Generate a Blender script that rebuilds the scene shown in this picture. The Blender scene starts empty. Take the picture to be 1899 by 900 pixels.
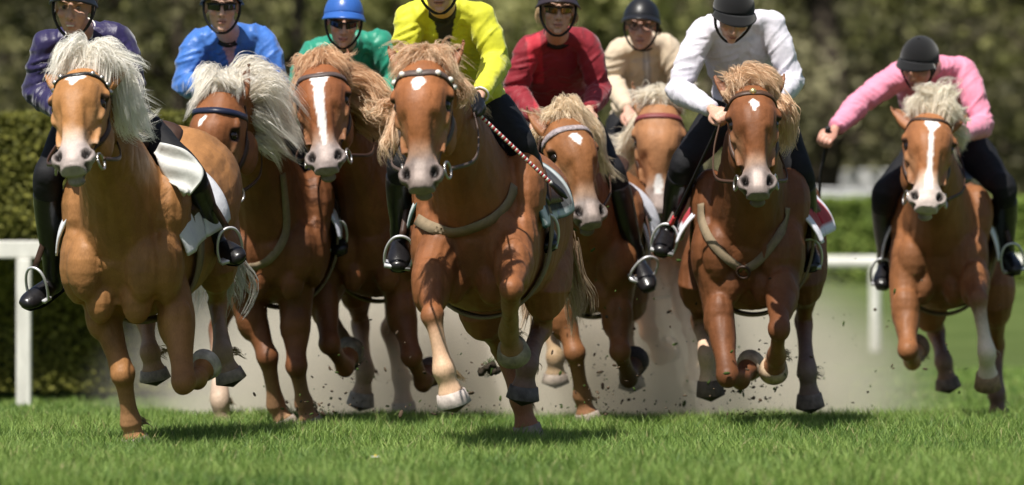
import bpy, math, random, os
import numpy as np
from mathutils import Vector, Matrix
from mathutils.bvhtree import BVHTree

# ------------------------------------------------------------------ camera, sky, sun, exposure
scene = bpy.context.scene
COL = scene.collection
F, CX, HY, CAMH = 10275.0, 949.5, 504.0, 0.78      # focal length (photo pixels), centre column, horizon row, lens height (m)
cam_d = bpy.data.cameras.new('camera')
cam = bpy.data.objects.new('camera', cam_d); COL.objects.link(cam)
cam.location = (0, 0, CAMH); cam.rotation_euler = (math.radians(90), 0, 0)
cam_d.sensor_width = 36.0; cam_d.lens = 36.0 * F / 1899.0
cam_d.shift_y = (HY - 450.0) / 1899.0
cam_d.clip_start = 0.5; cam_d.clip_end = 3000
cam_d.dof.use_dof = True; cam_d.dof.focus_distance = 24.6; cam_d.dof.aperture_fstop = 2.3
scene.camera = cam

SUN_EL, SUN_AZ = 60.0, -28.0      # azimuth measured from the camera side, negative = from the left of the picture
world = bpy.data.worlds.new('World'); scene.world = world
world.use_nodes = True
wn = world.node_tree
bg = wn.nodes['Background']
sky = wn.nodes.new('ShaderNodeTexSky'); sky.sky_type = 'NISHITA'; sky.sun_disc = False
sky.sun_elevation = math.radians(SUN_EL)
sd = Vector((math.sin(math.radians(SUN_AZ)) * math.cos(math.radians(SUN_EL)),
             -math.cos(math.radians(SUN_AZ)) * math.cos(math.radians(SUN_EL)), math.sin(math.radians(SUN_EL))))
sky.sun_rotation = math.atan2(sd.x, sd.y)
sky.dust_density = 2.0
wn.links.new(sky.outputs[0], bg.inputs[0]); bg.inputs[1].default_value = 0.062
sun_d = bpy.data.lights.new('sun', 'SUN'); sun_d.energy = 5.0; sun_d.angle = math.radians(0.53); sun_d.color = (1.0, 0.95, 0.87)
sun = bpy.data.objects.new('sun', sun_d); COL.objects.link(sun)
sun.rotation_euler = (-sd).to_track_quat('-Z', 'Y').to_euler(); sun.location = sd * 60
scene.view_settings.view_transform = 'Standard'; scene.view_settings.look = 'None'
scene.view_settings.exposure = 0.42; scene.view_settings.gamma = 1.0; scene.view_settings.use_curve_mapping = False
scene.render.engine = 'CYCLES'
cy = scene.cycles
cy.use_denoising = True; cy.max_bounces = 6; cy.diffuse_bounces = 3; cy.glossy_bounces = 3
cy.transmission_bounces = 4; cy.volume_bounces = 3; cy.transparent_max_bounces = 12
cy.use_adaptive_sampling = True; cy.adaptive_threshold = 0.015
cy.caustics_reflective = False; cy.caustics_refractive = False
rng = np.random.default_rng(7); random.seed(7)

# ------------------------------------------------------------------ small helpers
def P(px, py, D): return np.array([(px - CX) * D / F, D, CAMH - (py - HY) * D / F])
def nrm(a):
    a = np.asarray(a, float); return a / (np.linalg.norm(a) + 1e-12)
def srgb(r, g, b):
    f = lambda c: (c / 255 / 12.92) if c / 255 <= 0.04045 else ((c / 255 + 0.055) / 1.055) ** 2.4
    return (f(r), f(g), f(b))
def spline(pts, per=6):
    """Catmull-Rom through rows of any width."""
    p = np.asarray(pts, float); n = len(p)
    if n < 3:
        t = np.linspace(0, 1, per + 1)[:, None]; return p[0] * (1 - t) + p[-1] * t
    q = np.vstack([2 * p[0] - p[1], p, 2 * p[-1] - p[-2]]); out = []
    for i in range(n - 1):
        a, b, c, d = q[i:i + 4]
        for t in np.arange(per) / per:
            out.append(0.5 * ((2 * b) + (-a + c) * t + (2 * a - 5 * b + 4 * c - d) * t * t + (-a + 3 * b - 3 * c + d) * t ** 3))
    out.append(p[-1]); return np.array(out)

class MB:
    """collects closed shapes, then becomes one mesh object"""
    def __init__(s): s.v = []; s.f = []; s.n = 0; s.c = []
    def add(s, v, f, col=None):
        v = np.asarray(v, float); s.v.append(v); s.f += [tuple(int(i) + s.n for i in q) for q in f]; s.n += len(v)
        s.c.append(np.tile(np.array((col or (1, 1, 1)) + (1,), float)[None], (len(v), 1)))
    def loft(s, st, side=(1, 0, 0), seg=18, per=5, pw=1.0, wedge=0.0, col=None, raw=False):
        """st rows: x,y,z, ra, rtop, rbot ; side = lateral reference"""
        st = np.asarray(st, float)
        r = st if raw else spline(st, per)
        c = r[:, :3]; n = len(r); side = np.asarray(side, float)
        tg = np.gradient(c, axis=0); vs = []
        th = np.arange(seg) * 2 * math.pi / seg
        ct, sn = np.cos(th), np.sin(th)
        ct2 = np.sign(ct) * np.abs(ct) ** pw; sn2 = np.sign(sn) * np.abs(sn) ** pw
        for i in range(n):
            t = nrm(tg[i]); sv = side - side.dot(t) * t
            if np.linalg.norm(sv) < 0.15: sv = last - last.dot(t) * t if i else np.cross(t, (0.3, 0.9, 0.3))
            sv = nrm(sv); last = sv; u = np.cross(sv, t)
            rb = np.where(sn2 > 0, r[i, 4], r[i, 5])
            la = r[i, 3] * ct2 * (1 - wedge * np.maximum(0, sn2) ** 2)
            vs.append(c[i] + sv * la[:, None] + u * (rb * sn2)[:, None])
        t0, t1 = nrm(c[0] - c[1]), nrm(c[-1] - c[-2])
        rings = np.vstack(vs)
        v = np.vstack([rings, c[0] + t0 * min(r[0, 3], r[0, 4]) * 0.45, c[-1] + t1 * min(r[-1, 3], r[-1, 4]) * 0.45])
        f = []
        for i in range(n - 1):
            for j in range(seg):
                k = (j + 1) % seg
                f.append((i * seg + j, i * seg + k, (i + 1) * seg + k, (i + 1) * seg + j))
        a, b = n * seg, n * seg + 1
        for j in range(seg):
            k = (j + 1) % seg
            f.append((a, k, j)); f.append((b, (n - 1) * seg + j, (n - 1) * seg + k))
        s.add(v, f, col); return s
    def tube(s, pts, r, seg=6, per=5, col=None, side=(0.31, 0.2, 0.93)):
        pts = np.asarray(pts, float); rr = np.broadcast_to(np.asarray(r, float), (len(pts),))
        return s.loft(np.column_stack([pts, rr, rr, rr]), side, seg, per, col=col)
    def strap(s, pts, nor, w, th, per=5, col=None):
        """flat band: pts, outward normals, width, thickness"""
        p = spline(pts, per); m = spline(nor, per); n = len(p); tg = np.gradient(p, axis=0); v = []
        for i in range(n):
            t = nrm(tg[i]); o = nrm(m[i] - m[i].dot(t) * t); b = np.cross(t, o)
            for x, y in ((-1, 0), (1, 0), (1, 1), (-1, 1)): v.append(p[i] + b * x * w / 2 + o * y * th)
        f = [(0, 1, 2, 3), (4 * n - 1, 4 * n - 2, 4 * n - 3, 4 * n - 4)]
        for i in range(n - 1):
            for j in range(4):
                k = (j + 1) % 4; f.append((i * 4 + k, i * 4 + j, i * 4 + 4 + j, i * 4 + 4 + k))
        s.add(v, f, col); return s
    def ell(s, c, r, ax=None, seg=14, rings=9, col=None):
        ax = np.eye(3) if ax is None else np.asarray(ax); v = []; r = np.broadcast_to(np.asarray(r, float), (3,))
        for i in range(1, rings):
            a = math.pi * i / rings
            for j in range(seg):
                b = 2 * math.pi * j / seg
                v.append((math.sin(a) * math.cos(b), math.sin(a) * math.sin(b), math.cos(a)))
        v += [(0, 0, 1), (0, 0, -1)]
        v = (np.array(v) * r) @ ax + np.asarray(c); f = []
        for i in range(rings - 2):
            for j in range(seg):
                k = (j + 1) % seg; f.append((i * seg + j, (i + 1) * seg + j, (i + 1) * seg + k, i * seg + k))
        a = (rings - 1) * seg
        for j in range(seg):
            k = (j + 1) % seg; f.append((a, j, k)); f.append((a + 1, (rings - 2) * seg + k, (rings - 2) * seg + j))
        s.add(v, f, col); return s
    def grid(s, g, closed=False, col=None):
        g = np.asarray(g, float); a, b = g.shape[:2]; f = []
        for i in range(a - 1):
            for j in range(b if closed else b - 1):
                k = (j + 1) % b; f.append((i * b + j, i * b + k, (i + 1) * b + k, (i + 1) * b + j))
        s.add(g.reshape(-1, 3), f, col); return s
    def box(s, c, h, ax=None, col=None):
        ax = np.eye(3) if ax is None else np.asarray(ax)
        v = np.array([(x, y, z) for x in (-1, 1) for y in (-1, 1) for z in (-1, 1)], float) * np.asarray(h) @ ax + np.asarray(c)
        s.add(v, [(0, 1, 3, 2), (4, 6, 7, 5), (0, 4, 5, 1), (2, 3, 7, 6), (0, 2, 6, 4), (1, 5, 7, 3)], col); return s
    def arr(s): return np.vstack(s.v), s.f
    def make(s, name, mat, parent=None, colors=False, smooth=True):
        v, f = s.arr(); return mesh_obj(name, v, f, mat, parent, np.vstack(s.c) if colors else None, smooth)

def mesh_from(name, v, f):
    me = bpy.data.meshes.new(name)
    if isinstance(f, np.ndarray):
        k = f.shape[1]; me.vertices.add(len(v)); me.loops.add(f.size); me.polygons.add(len(f))
        me.vertices.foreach_set('co', np.ascontiguousarray(v, np.float32).ravel())
        me.loops.foreach_set('vertex_index', np.ascontiguousarray(f, np.int32).ravel())
        me.polygons.foreach_set('loop_start', np.arange(0, f.size, k, dtype=np.int32))
        me.update(calc_edges=True)
    else:
        me.from_pydata(np.asarray(v).tolist(), [], f); me.update()
    return me
def set_col(me, c):
    a = me.color_attributes.new('Col', 'FLOAT_COLOR', 'POINT')
    c = np.asarray(c, np.float32)
    if c.shape[1] == 3: c = np.hstack([c, np.ones((len(c), 1), np.float32)])
    a.data.foreach_set('color', c.ravel())
def mesh_obj(name, v, f, mat, parent=None, colors=None, smooth=True):
    v = np.asarray(v, float)
    if parent is not None:
        o = parent
        while o is not None: v = v - np.array(o.location); o = o.parent
    me = mesh_from(name, v, f)
    if colors is not None: set_col(me, colors)
    me.polygons.foreach_set('use_smooth', np.full(len(me.polygons), smooth))
    if mat: me.materials.append(mat)
    ob = bpy.data.objects.new(name, me); COL.objects.link(ob)
    if parent is not None: ob.parent = parent
    return ob
def thing(name, loc, label, cat, group=None):
    o = bpy.data.objects.new(name, None); COL.objects.link(o); o.location = [float(x) for x in loc]; o.empty_display_size = 0.1
    return tag(o, label, cat, group)
def tag(o, label=None, cat=None, group=None, kind=None):
    if label: o['label'] = label
    if cat: o['category'] = cat
    if group: o['group'] = group
    if kind: o['kind'] = kind
    return o
def solid(o, t, off=0):
    m = o.modifiers.new('thickness', 'SOLIDIFY'); m.thickness = t; m.offset = off; return o

def remesh(mb, vox):
    """voxel union of overlapping closed shapes -> verts, quads"""
    v, f = mb.arr(); me = mesh_from('tmp', v, f); ob = bpy.data.objects.new('tmp', me); COL.objects.link(ob)
    m = ob.modifiers.new('r', 'REMESH'); m.mode = 'VOXEL'; m.voxel_size = vox
    dg = bpy.context.evaluated_depsgraph_get(); em = ob.evaluated_get(dg).data
    n = len(em.vertices); co = np.empty(n * 3, np.float32); em.vertices.foreach_get('co', co)
    k = len(em.loops); li = np.empty(k, np.int32); em.loops.foreach_get('vertex_index', li)
    ls = np.empty(len(em.polygons), np.int32); em.polygons.foreach_get('loop_total', ls)
    bpy.data.objects.remove(ob); bpy.data.meshes.remove(me)
    if (ls == 4).all(): q = li.reshape(-1, 4)
    else:
        st = np.concatenate([[0], np.cumsum(ls)[:-1]]); q = np.array([[li[a], li[a + 1], li[a + 2], li[a + min(3, b - 1)]] for a, b in zip(st, ls)])
    return co.reshape(-1, 3).astype(float), q
def smooth_v(v, q, it, w=None, lam=0.5):
    e = np.vstack([q[:, [0, 1]], q[:, [1, 2]], q[:, [2, 3]], q[:, [3, 0]]]); i = np.concatenate([e[:, 0], e[:, 1]]); j = np.concatenate([e[:, 1], e[:, 0]])
    d = np.maximum(1, np.bincount(i, minlength=len(v)))
    w = np.ones(len(v)) if w is None else w
    for s in range(it):
        l = lam if s % 2 == 0 else -lam * 0.92
        a = np.column_stack([np.bincount(i, v[j, k], len(v)) for k in range(3)]) / d[:, None]
        v = v + (a - v) * (l * w)[:, None]
    return v
def normals(v, q):
    n = np.cross(v[q[:, 2]] - v[q[:, 0]], v[q[:, 3]] - v[q[:, 1]]); o = np.zeros_like(v)
    for k in range(4):
        for a in range(3): o[:, a] += np.bincount(q[:, k], n[:, a], len(v))
    return o / (np.linalg.norm(o, axis=1, keepdims=True) + 1e-12)
_pt = np.random.default_rng(3).random((64, 64, 64))
def vnoise(p, s):
    """tiled value noise in 0..1"""
    p = np.asarray(p) * s; i = np.floor(p).astype(int); f = p - i; f = f * f * (3 - 2 * f); r = 0
    for a in (0, 1):
        for b in (0, 1):
            for c in (0, 1):
                w = (f[:, 0] if a else 1 - f[:, 0]) * (f[:, 1] if b else 1 - f[:, 1]) * (f[:, 2] if c else 1 - f[:, 2])
                r = r + w * _pt[(i[:, 0] + a) % 64, (i[:, 1] + b) % 64, (i[:, 2] + c) % 64]
    return r
def sstep(a, b, x):
    t = np.clip((x - a) / (b - a + 1e-12), 0, 1); return t * t * (3 - 2 * t)
def polydist(v, pts):
    """distance to a dense polyline and the parameter of the closest sample"""
    d = np.full(len(v), 1e9); k = np.zeros(len(v))
    for i, p in enumerate(pts):
        e = np.linalg.norm(v - p, axis=1); m = e < d; d[m] = e[m]; k[m] = i / max(1, len(pts) - 1)
    return d, k

# ------------------------------------------------------------------ materials
def mat(name, color=(0.5, 0.5, 0.5), rough=0.6, spec=0.4, metal=0.0, attr=False, nz=0.0, nscale=20.0, bump=0.0, bscale=60.0, bdist=0.01,
        sheen=0.0, coat=0.0, sss=0.0, stretch=(1, 1, 1), color2=None, trans=0.0, fine=0.0, fscale=150.0, ridge=0.0, rscale=8.0, rdist=0.02):
    m = bpy.data.materials.new(name); m.use_nodes = True; nt = m.node_tree; N, L = nt.nodes, nt.links
    b = N['Principled BSDF']; b.inputs['Roughness'].default_value = rough; b.inputs['Specular IOR Level'].default_value = spec
    b.inputs['Metallic'].default_value = metal; b.inputs['Sheen Weight'].default_value = sheen; b.inputs['Coat Weight'].default_value = coat
    if sss:
        b.inputs['Subsurface Weight'].default_value = sss; b.inputs['Subsurface Radius'].default_value = (0.012, 0.005, 0.003)
    tc = N.new('ShaderNodeTexCoord'); mp = N.new('ShaderNodeMapping'); mp.inputs['Scale'].default_value = stretch
    L.new(tc.outputs['Object'], mp.inputs['Vector'])
    if attr:
        a = N.new('ShaderNodeAttribute'); a.attribute_name = 'Col'; src = a.outputs['Color']
    else:
        a = N.new('ShaderNodeRGB'); a.outputs[0].default_value = (*color, 1); src = a.outputs[0]
    if nz or color2:
        t = N.new('ShaderNodeTexNoise'); t.inputs['Scale'].default_value = nscale; t.inputs['Detail'].default_value = 5; t.inputs['Roughness'].default_value = 0.6
        L.new(mp.outputs[0], t.inputs['Vector'])
        if color2:
            r = N.new('ShaderNodeValToRGB'); r.color_ramp.elements[0].position = 0.35; r.color_ramp.elements[1].position = 0.65
            r.color_ramp.elements[0].color = (*color, 1); r.color_ramp.elements[1].color = (*color2, 1)
            L.new(t.outputs[0], r.inputs[0]); src = r.outputs[0]
        if nz:
            r = N.new('ShaderNodeMapRange'); r.inputs['From Min'].default_value = 0.25; r.inputs['From Max'].default_value = 0.75
            r.inputs['To Min'].default_value = 1 - nz; r.inputs['To Max'].default_value = 1 + nz; L.new(t.outputs[0], r.inputs[0])
            x = N.new('ShaderNodeVectorMath'); x.operation = 'SCALE'; L.new(src, x.inputs[0]); L.new(r.outputs[0], x.inputs['Scale']); src = x.outputs[0]
    if fine:
        t = N.new('ShaderNodeTexNoise'); t.inputs['Scale'].default_value = fscale; t.inputs['Detail'].default_value = 3
        mq = N.new('ShaderNodeMapping'); mq.inputs['Scale'].default_value = (1, 1, 0.22); L.new(tc.outputs['Object'], mq.inputs['Vector']); L.new(mq.outputs[0], t.inputs['Vector'])
        r = N.new('ShaderNodeMapRange'); r.inputs['From Min'].default_value = 0.3; r.inputs['From Max'].default_value = 0.7
        r.inputs['To Min'].default_value = 1 - fine; r.inputs['To Max'].default_value = 1 + fine; L.new(t.outputs[0], r.inputs[0])
        x = N.new('ShaderNodeVectorMath'); x.operation = 'SCALE'; L.new(src, x.inputs[0]); L.new(r.outputs[0], x.inputs['Scale']); src = x.outputs[0]
    L.new(src, b.inputs['Base Color'])
    if bump:
        t = N.new('ShaderNodeTexNoise'); t.inputs['Scale'].default_value = bscale; t.inputs['Detail'].default_value = 4
        L.new(mp.outputs[0], t.inputs['Vector'])
        u = N.new('ShaderNodeBump'); u.inputs['Strength'].default_value = bump; u.inputs['Distance'].default_value = bdist
        L.new(t.outputs[0], u.inputs['Height']); L.new(u.outputs[0], b.inputs['Normal'])
        if ridge:
            t = N.new('ShaderNodeTexNoise'); t.noise_type = 'RIDGED_MULTIFRACTAL'; t.inputs['Scale'].default_value = rscale; t.inputs['Detail'].default_value = 3; t.inputs['Distortion'].default_value = 0.6
            L.new(tc.outputs['Object'], t.inputs['Vector']); w = N.new('ShaderNodeBump'); w.inputs['Strength'].default_value = ridge; w.inputs['Distance'].default_value = rdist
            L.new(t.outputs[0], w.inputs['Height']); L.new(w.outputs[0], u.inputs['Normal'])
    if trans:
        tr = N.new('ShaderNodeBsdfTranslucent'); mx = N.new('ShaderNodeMixShader'); mx.inputs[0].default_value = trans
        L.new(src, tr.inputs[0]); L.new(b.outputs[0], mx.inputs[1]); L.new(tr.outputs[0], mx.inputs[2]); L.new(mx.outputs[0], N['Material Output'].inputs[0])
    return m
M_COAT = mat('horse_coat', attr=True, rough=0.54, spec=0.27, nz=0.24, nscale=8, bump=0.32, bscale=36, bdist=0.008, fine=0.12, fscale=240, ridge=.10, rscale=7, rdist=.01)
M_HAIR = mat('horse_hair', attr=True, rough=0.45, spec=0.35, trans=0.42)
M_HOOF = mat('hoof_horn', attr=True, rough=0.75, spec=0.25, nz=0.45, nscale=30, bump=0.3, bscale=60, bdist=0.005)
M_EYE = mat('wet_eye', (0.012, 0.008, 0.006), 0.08, 0.6)
M_LEATHER = mat('brown_leather', (0.05, 0.025, 0.016), 0.5, 0.4, nz=0.25, nscale=40)
M_BLACKL = mat('black_leather', (0.012, 0.011, 0.012), 0.32, 0.5, nz=0.3, nscale=30, bump=0.15, bscale=40)
M_BOOT = mat('boot_leather', (0.011, 0.010, 0.011), 0.28, 0.5, nz=0.3, nscale=14, bump=0.3, bscale=22, bdist=0.01)
M_STEEL = mat('steel', (0.42, 0.40, 0.38), 0.34, 0.5, metal=0.9)
M_ALU = mat('pale_metal', (0.62, 0.62, 0.64), 0.45, 0.5, metal=0.5)
M_WEB = mat('webbing', (0.24, 0.185, 0.12), 0.85, 0.2, nz=0.2, nscale=30, bump=0.3, bscale=120, bdist=0.003)
M_CLOTH = mat('cloth_by_attribute', attr=True, rough=0.8, spec=0.2, nz=0.1, nscale=14, bump=0.35, bscale=18, bdist=0.012, sheen=0.1, ridge=.5, rscale=7)
M_SKIN = mat('skin', attr=True, rough=0.48, spec=0.4, nz=0.07, nscale=30, sss=0.12)
M_BREECH = mat('black_breeches', (0.010, 0.010, 0.012), 0.72, 0.25, nz=0.2, nscale=20, bump=0.5, bscale=14, bdist=0.015, ridge=.4, rscale=7)
M_LENS = mat('dark_lens', (0.010, 0.010, 0.010), 0.08, 0.6)
M_BLACKM = mat('matt_black', (0.012, 0.012, 0.013), 0.55, 0.35)
# ------------------------------------------------------------------ hair strands (one mesh per mane / tail)
def strands(name, guides, mat_, parent, ca, cb, w=0.0034, m=10, seed=1, dens=1.0):
    r = np.random.default_rng(seed); V = []; Q = []; C = []; base = 0
    for g in guides:
        pts = spline(g['p'], 8); n = int(g['n'] * dens); k = max(6, n // 14)
        s = np.linspace(0, 1, len(pts)); u = np.linspace(0, 1, m)
        cl = r.normal(size=(k, 3)); cl *= (r.random(k) ** 0.4 / np.linalg.norm(cl, axis=1))[:, None]
        clL = 0.62 + 0.38 * r.random(k)
        ph = r.random((k, 3)) * 6.28
        ci = r.integers(0, k, n); o0 = cl[ci] * 1.0; o1 = r.normal(size=(n, 3)) * 0.24
        L = clL[ci] * (0.85 + 0.15 * r.random(n)); L[r.random(n) < 0.15] *= 0.6
        U = u[None] * L[:, None]                                      # n,m
        pos = np.stack([np.interp(U, s, pts[:, a]) for a in range(3)], -1)
        sp = (g['r0'] + (g['r1'] * 1.25 - g['r0']) * U ** 1.15)
        conv = 1 - 0.35 * (u[None] ** 3)
        off = o0[:, None, :] * sp[..., None] + o1[:, None, :] * (sp * (1 - .72 * u[None] ** 1.6))[..., None]
        own = r.normal(size=(n, 1, 3)) * 0.005 * (1 + 5 * (r.random((n, 1, 1)) < .04)) * conv[..., None] * U[..., None]
        wav = np.sin(ph[ci][:, None, :] + U[..., None] * (4 + 3 * clL[ci][:, None, None] + .5 * r.random((n, 1, 1)))) * (g.get('wave', 0.016) * U ** 1.3)[..., None]
        pos = pos + off + own + wav
        tg = np.gradient(pos, axis=1); tg /= np.linalg.norm(tg, axis=2, keepdims=True) + 1e-9
        rv = r.normal(size=(n, 1, 3)) * 0.6 + np.array([0.2, 1.0, 0.2]); sd_ = np.cross(tg, rv); sd_ /= np.linalg.norm(sd_, axis=2, keepdims=True) + 1e-9
        ww = w * (0.7 + 0.6 * r.random((n, 1, 1))) * (1 - 0.85 * u[None, :, None] ** 2) * 0.5
        v = np.stack([pos - sd_ * ww, pos + sd_ * ww], 2).reshape(-1, 3)
        i = (np.arange(n)[:, None] * m + np.arange(m - 1)[None]).ravel() * 2 + base
        Q.append(np.column_stack([i, i + 1, i + 3, i + 2])); V.append(v); base += len(v)
        mixv = np.clip(0.45 + 0.5 * u[None] + r.normal(size=(n, 1)) * 0.18 + (r.random(k)[ci][:, None] - 0.5) * 0.5, 0, 1)[..., None]
        c = np.array(ca) * (1 - mixv) + np.array(cb) * mixv
        C.append(np.repeat(c[:, :, None, :], 2, 2).reshape(-1, 3))
    return mesh_obj(name, np.vstack(V), np.vstack(Q), mat_, parent, np.vstack(C))

# ------------------------------------------------------------------ horse
TR = [(-0.13, .12, .10, .15), (-0.05, .205, .20, .245), (0.06, .25, .285, .31), (.2, .262, .33, .335), (.42, .295, .28, .35),
      (.65, .295, .265, .31), (.86, .28, .285, .25), (1.02, .24, .25, .21), (1.14, .15, .15, .17)]
def make_horse(h):
    D = h['D']; pp = lambda q: P(q[0], q[1], D + q[2]); k = h.get('k', 1.0)
    A, B = pp(h['A']), pp(h['B']); ax = B - A; yv = nrm(ax)
    latr = nrm(np.cross(yv, (h.get('lean', 0), 0, 1))); upv = np.cross(latr, yv)
    root = thing('horse', (0.5 * (A + B)[0], 0.5 * (A + B)[1], 0), h['label'], 'horse', 'galloping chestnut race horses')
    body = MB()
    tr = [(*(A + ax * t), a * k * h.get('wk', 1), tp * k, bt * k) for t, a, tp, bt in TR]
    body.loft(tr, latr, 28, 5, pw=0.92)
    # head frame
    po, mz = pp(h['poll']), pp(h['muz']); hl = np.linalg.norm(mz - po); hk = hl / 0.575
    t = nrm(mz - po); n0 = np.array([0, -1, 0.0]); n0 = nrm(n0 - n0.dot(t) * t); a = math.radians(h.get('turn', 0))
    b0 = np.cross(n0, t); b0 = b0 if b0[0] > 0 else -b0
    n = n0 * math.cos(a) + b0 * math.sin(a); b = b0 * math.cos(a) - n0 * math.sin(a)
    wk = h.get('hw', 1.12)
    H = lambda tt, bb, nn: po + hk * (t * tt + b * bb * wk + n * nn)
    HX = np.array([b, n, t])
    # neck: poll -> trunk (dorsal = crest)
    nb = A + upv * 0.07 * k + yv * 0.16
    q0 = H(-.01, 0, -.055)
    mid = q0 * 0.5 + nb * 0.5 + upv * 0.05 + np.array(h.get('neck', (0, 0, 0)))
    nl = nrm(b * 0.5 + latr)
    body.loft([(*H(.05, 0, -.03), .07, .06, .07), (*q0, .082, .10, .10), (*(q0 * .72 + mid * .28 + upv * .02), .094, .135, .13),
               (*mid, .135, .18, .20), (*(mid * .45 + nb * .55), .185, .235, .26), (*nb, .25, .29, .30), (*(nb + yv * .2), .25, .25, .27)], nl, 22, 5)
    # head
    st = [(0, .072, .045, .10), (.05, .092, .064, .125), (.11, .108, .078, .15), (.17, .108, .084, .175), (.24, .098, .080, .175), (.31, .079, .076, .15),
          (.38, .064, .071, .112), (.44, .061, .065, .088), (.495, .068, .058, .076), (.535, .060, .042, .070), (.57, .047, .012, .056)]
    body.loft([(*H(tt, 0, 0), w * hk * wk, f_ * hk, g * hk) for tt, w, f_, g in st], b, 26, 4, pw=0.78, wedge=0.36)
    E = lambda c, r: body.ell(H(*c), np.array(r) * hk, HX)
    for s in (-1, 1):
        E((.155, s * .096, .062), (.028, .022, .046)); E((.240, s * .090, .044), (.017, .022, .050))        # brow, lower rim
        E((.24, s * .070, -.10), (.042, .085, .105))                                                       # cheek
        E((.315, s * .076, .004), (.013, .020, .085)); E((.33, s * .034, .058), (.012, .016, .12))         # facial crest, nasal bone
        E((.500, s * .056, .030), (.033, .036, .044)); E((.455, s * .050, .030), (.016, .026, .05))         # nostril flare
        E((.10, s * .078, .03), (.030, .030, .045))
        er = h.get('ear', 0.3)
        d = nrm(-t * 1.0 + b * s * er + n * h.get('earn', 0.1)); e0 = H(.03, s * .066, -.008); L = 0.185 * hk
        sv = nrm(b - b.dot(d) * d); sv = nrm(sv * .9 + np.cross(d, sv) * .4 * s)
        body.loft([(*e0, .030 * hk, .028, .03), (*(e0 + d * L * .35), .037 * hk, .020, .024), (*(e0 + d * L * .65), .031 * hk, .015, .018), (*(e0 + d * L * .9), .015 * hk, .012, .013), (*(e0 + d * L * 1.02 - b * s * .008), .007, .008, .008)], sv, 12, 4)
    E((.548, 0, -.046), (.040, .028, .030)); E((.545, 0, .010), (.036, .026, .028)); E((.13, 0, .055), (.062, .030, .075))
    # chest and shoulder muscle
    cf = A - yv * .06
    for s in (-1, 1):
        body.ell(cf + latr * s * .080 - upv * .16 * k - yv * .045, np.array((.075, .075, .11)) * k)
        body.ell(cf + latr * s * .13 - upv * .02 * k - yv * .05, np.array((.085, .09, .15)) * k)
        body.ell(A + latr * s * .185 * k - upv * .03 - yv * .0, np.array((.085, .14, .19)) * k)
        body.ell(A + latr * s * .180 * k + upv * .15 + yv * .12, np.array((.105, .17, .20)) * k)
    # legs
    legs = {}; lk = h.get('lk', 1.0)
    for nm in ('RF', 'LF', 'RH', 'LH'):
        hq = [tuple(q) for q in h[nm]]; hq[4] = (hq[4][0], hq[4][1], max(hq[4][2], hq[3][2] + .02)); J = [pp(q) for q in hq]; i = lambda a_, b_, f_: J[a_] * (1 - f_) + J[b_] * f_
        sv = latr
        if nm[1] == 'F':
            L = [(*J[0], .10, .15, .15), (*J[1], .088, .115, .115), (*i(1, 2, .35), .074, .088, .088), (*i(1, 2, .72), .051, .055, .055), (*i(1, 2, .9), .053, .055, .053), (*J[2], .057, .058, .056),
                 (*i(2, 3, .14), .047, .050, .048), (*i(2, 3, .30), .038, .043, .045), (*i(2, 3, .66), .036, .042, .044), (*i(2, 3, .88), .045, .050, .052), (*J[3], .049, .054, .056), (*i(3, 4, .30), .041, .045, .046), (*i(3, 4, .50), .047, .051, .050), (*i(3, 4, .64), .056, .060, .058)]
        else:
            L = [(*J[0], .13, .2, .2), (*J[1], .112, .15, .15), (*i(1, 2, .4), .078, .10, .10), (*i(1, 2, .78), .050, .064, .064), (*J[2], .054, .070, .070),
                 (*i(2, 3, .22), .044, .052, .052), (*i(2, 3, .38), .039, .046, .047), (*i(2, 3, .66), .038, .045, .047), (*i(2, 3, .88), .047, .052, .054), (*J[3], .051, .056, .058), (*i(3, 4, .30), .042, .046, .047), (*i(3, 4, .50), .048, .052, .051), (*i(3, 4, .64), .057, .061, .059)]
        L = [(x, y, z, a_ * lk, b_ * lk, c_ * lk) for x, y, z, a_, b_, c_ in L]
        body.loft(L, sv, 16, 5); legs[nm] = (J, spline(np.array(L)[:, :3], 5))
        if nm[1] == 'F':
            body.ell(J[1] * .85 + J[2] * .15 - yv * .03, np.array((.085, .085, .13)) * lk)
            body.ell(J[2] - yv * .012, np.array((.052, .05, .056)) * lk)
    vox = h.get('vox', 0.010) * .8
    v, q = remesh(body, vox)
    hd = np.linalg.norm(v - H(.28, 0, -.03), axis=1)
    hw = 1 - 0.86 * sstep(.40, .30, hd)
    v = smooth_v(v, q, 12, hw)
    bodyw = sstep(.28, .42, hd) * sstep(.35, .60, v[:, 2])
    rg = lambda x: (1 - np.abs(2 * x - 1)) ** 2
    lc = np.column_stack([(v - A) @ latr, (v - A) @ yv, (v - A) @ upv])
    v = v + normals(v, q) * (bodyw * ((vnoise(lc + 3, 5.5) - .5) * .013 - rg(vnoise(lc * np.array((1.3, 1, .55)) + 7, 7)) * .008 - rg(vnoise(lc * np.array((1.6, 1.2, .4)) + 1, 15)) * .0035) )[:, None]
    # nostrils, eye sockets, mouth
    loc = (v - po) / hk; lt, lb, ln = loc @ t, loc @ b / wk, loc @ n
    inhead = (hd < .42) & (lt > -.1)
    no = normals(v, q); push = np.zeros(len(v)); dark = np.zeros(len(v)); grey = np.zeros(len(v))
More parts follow.
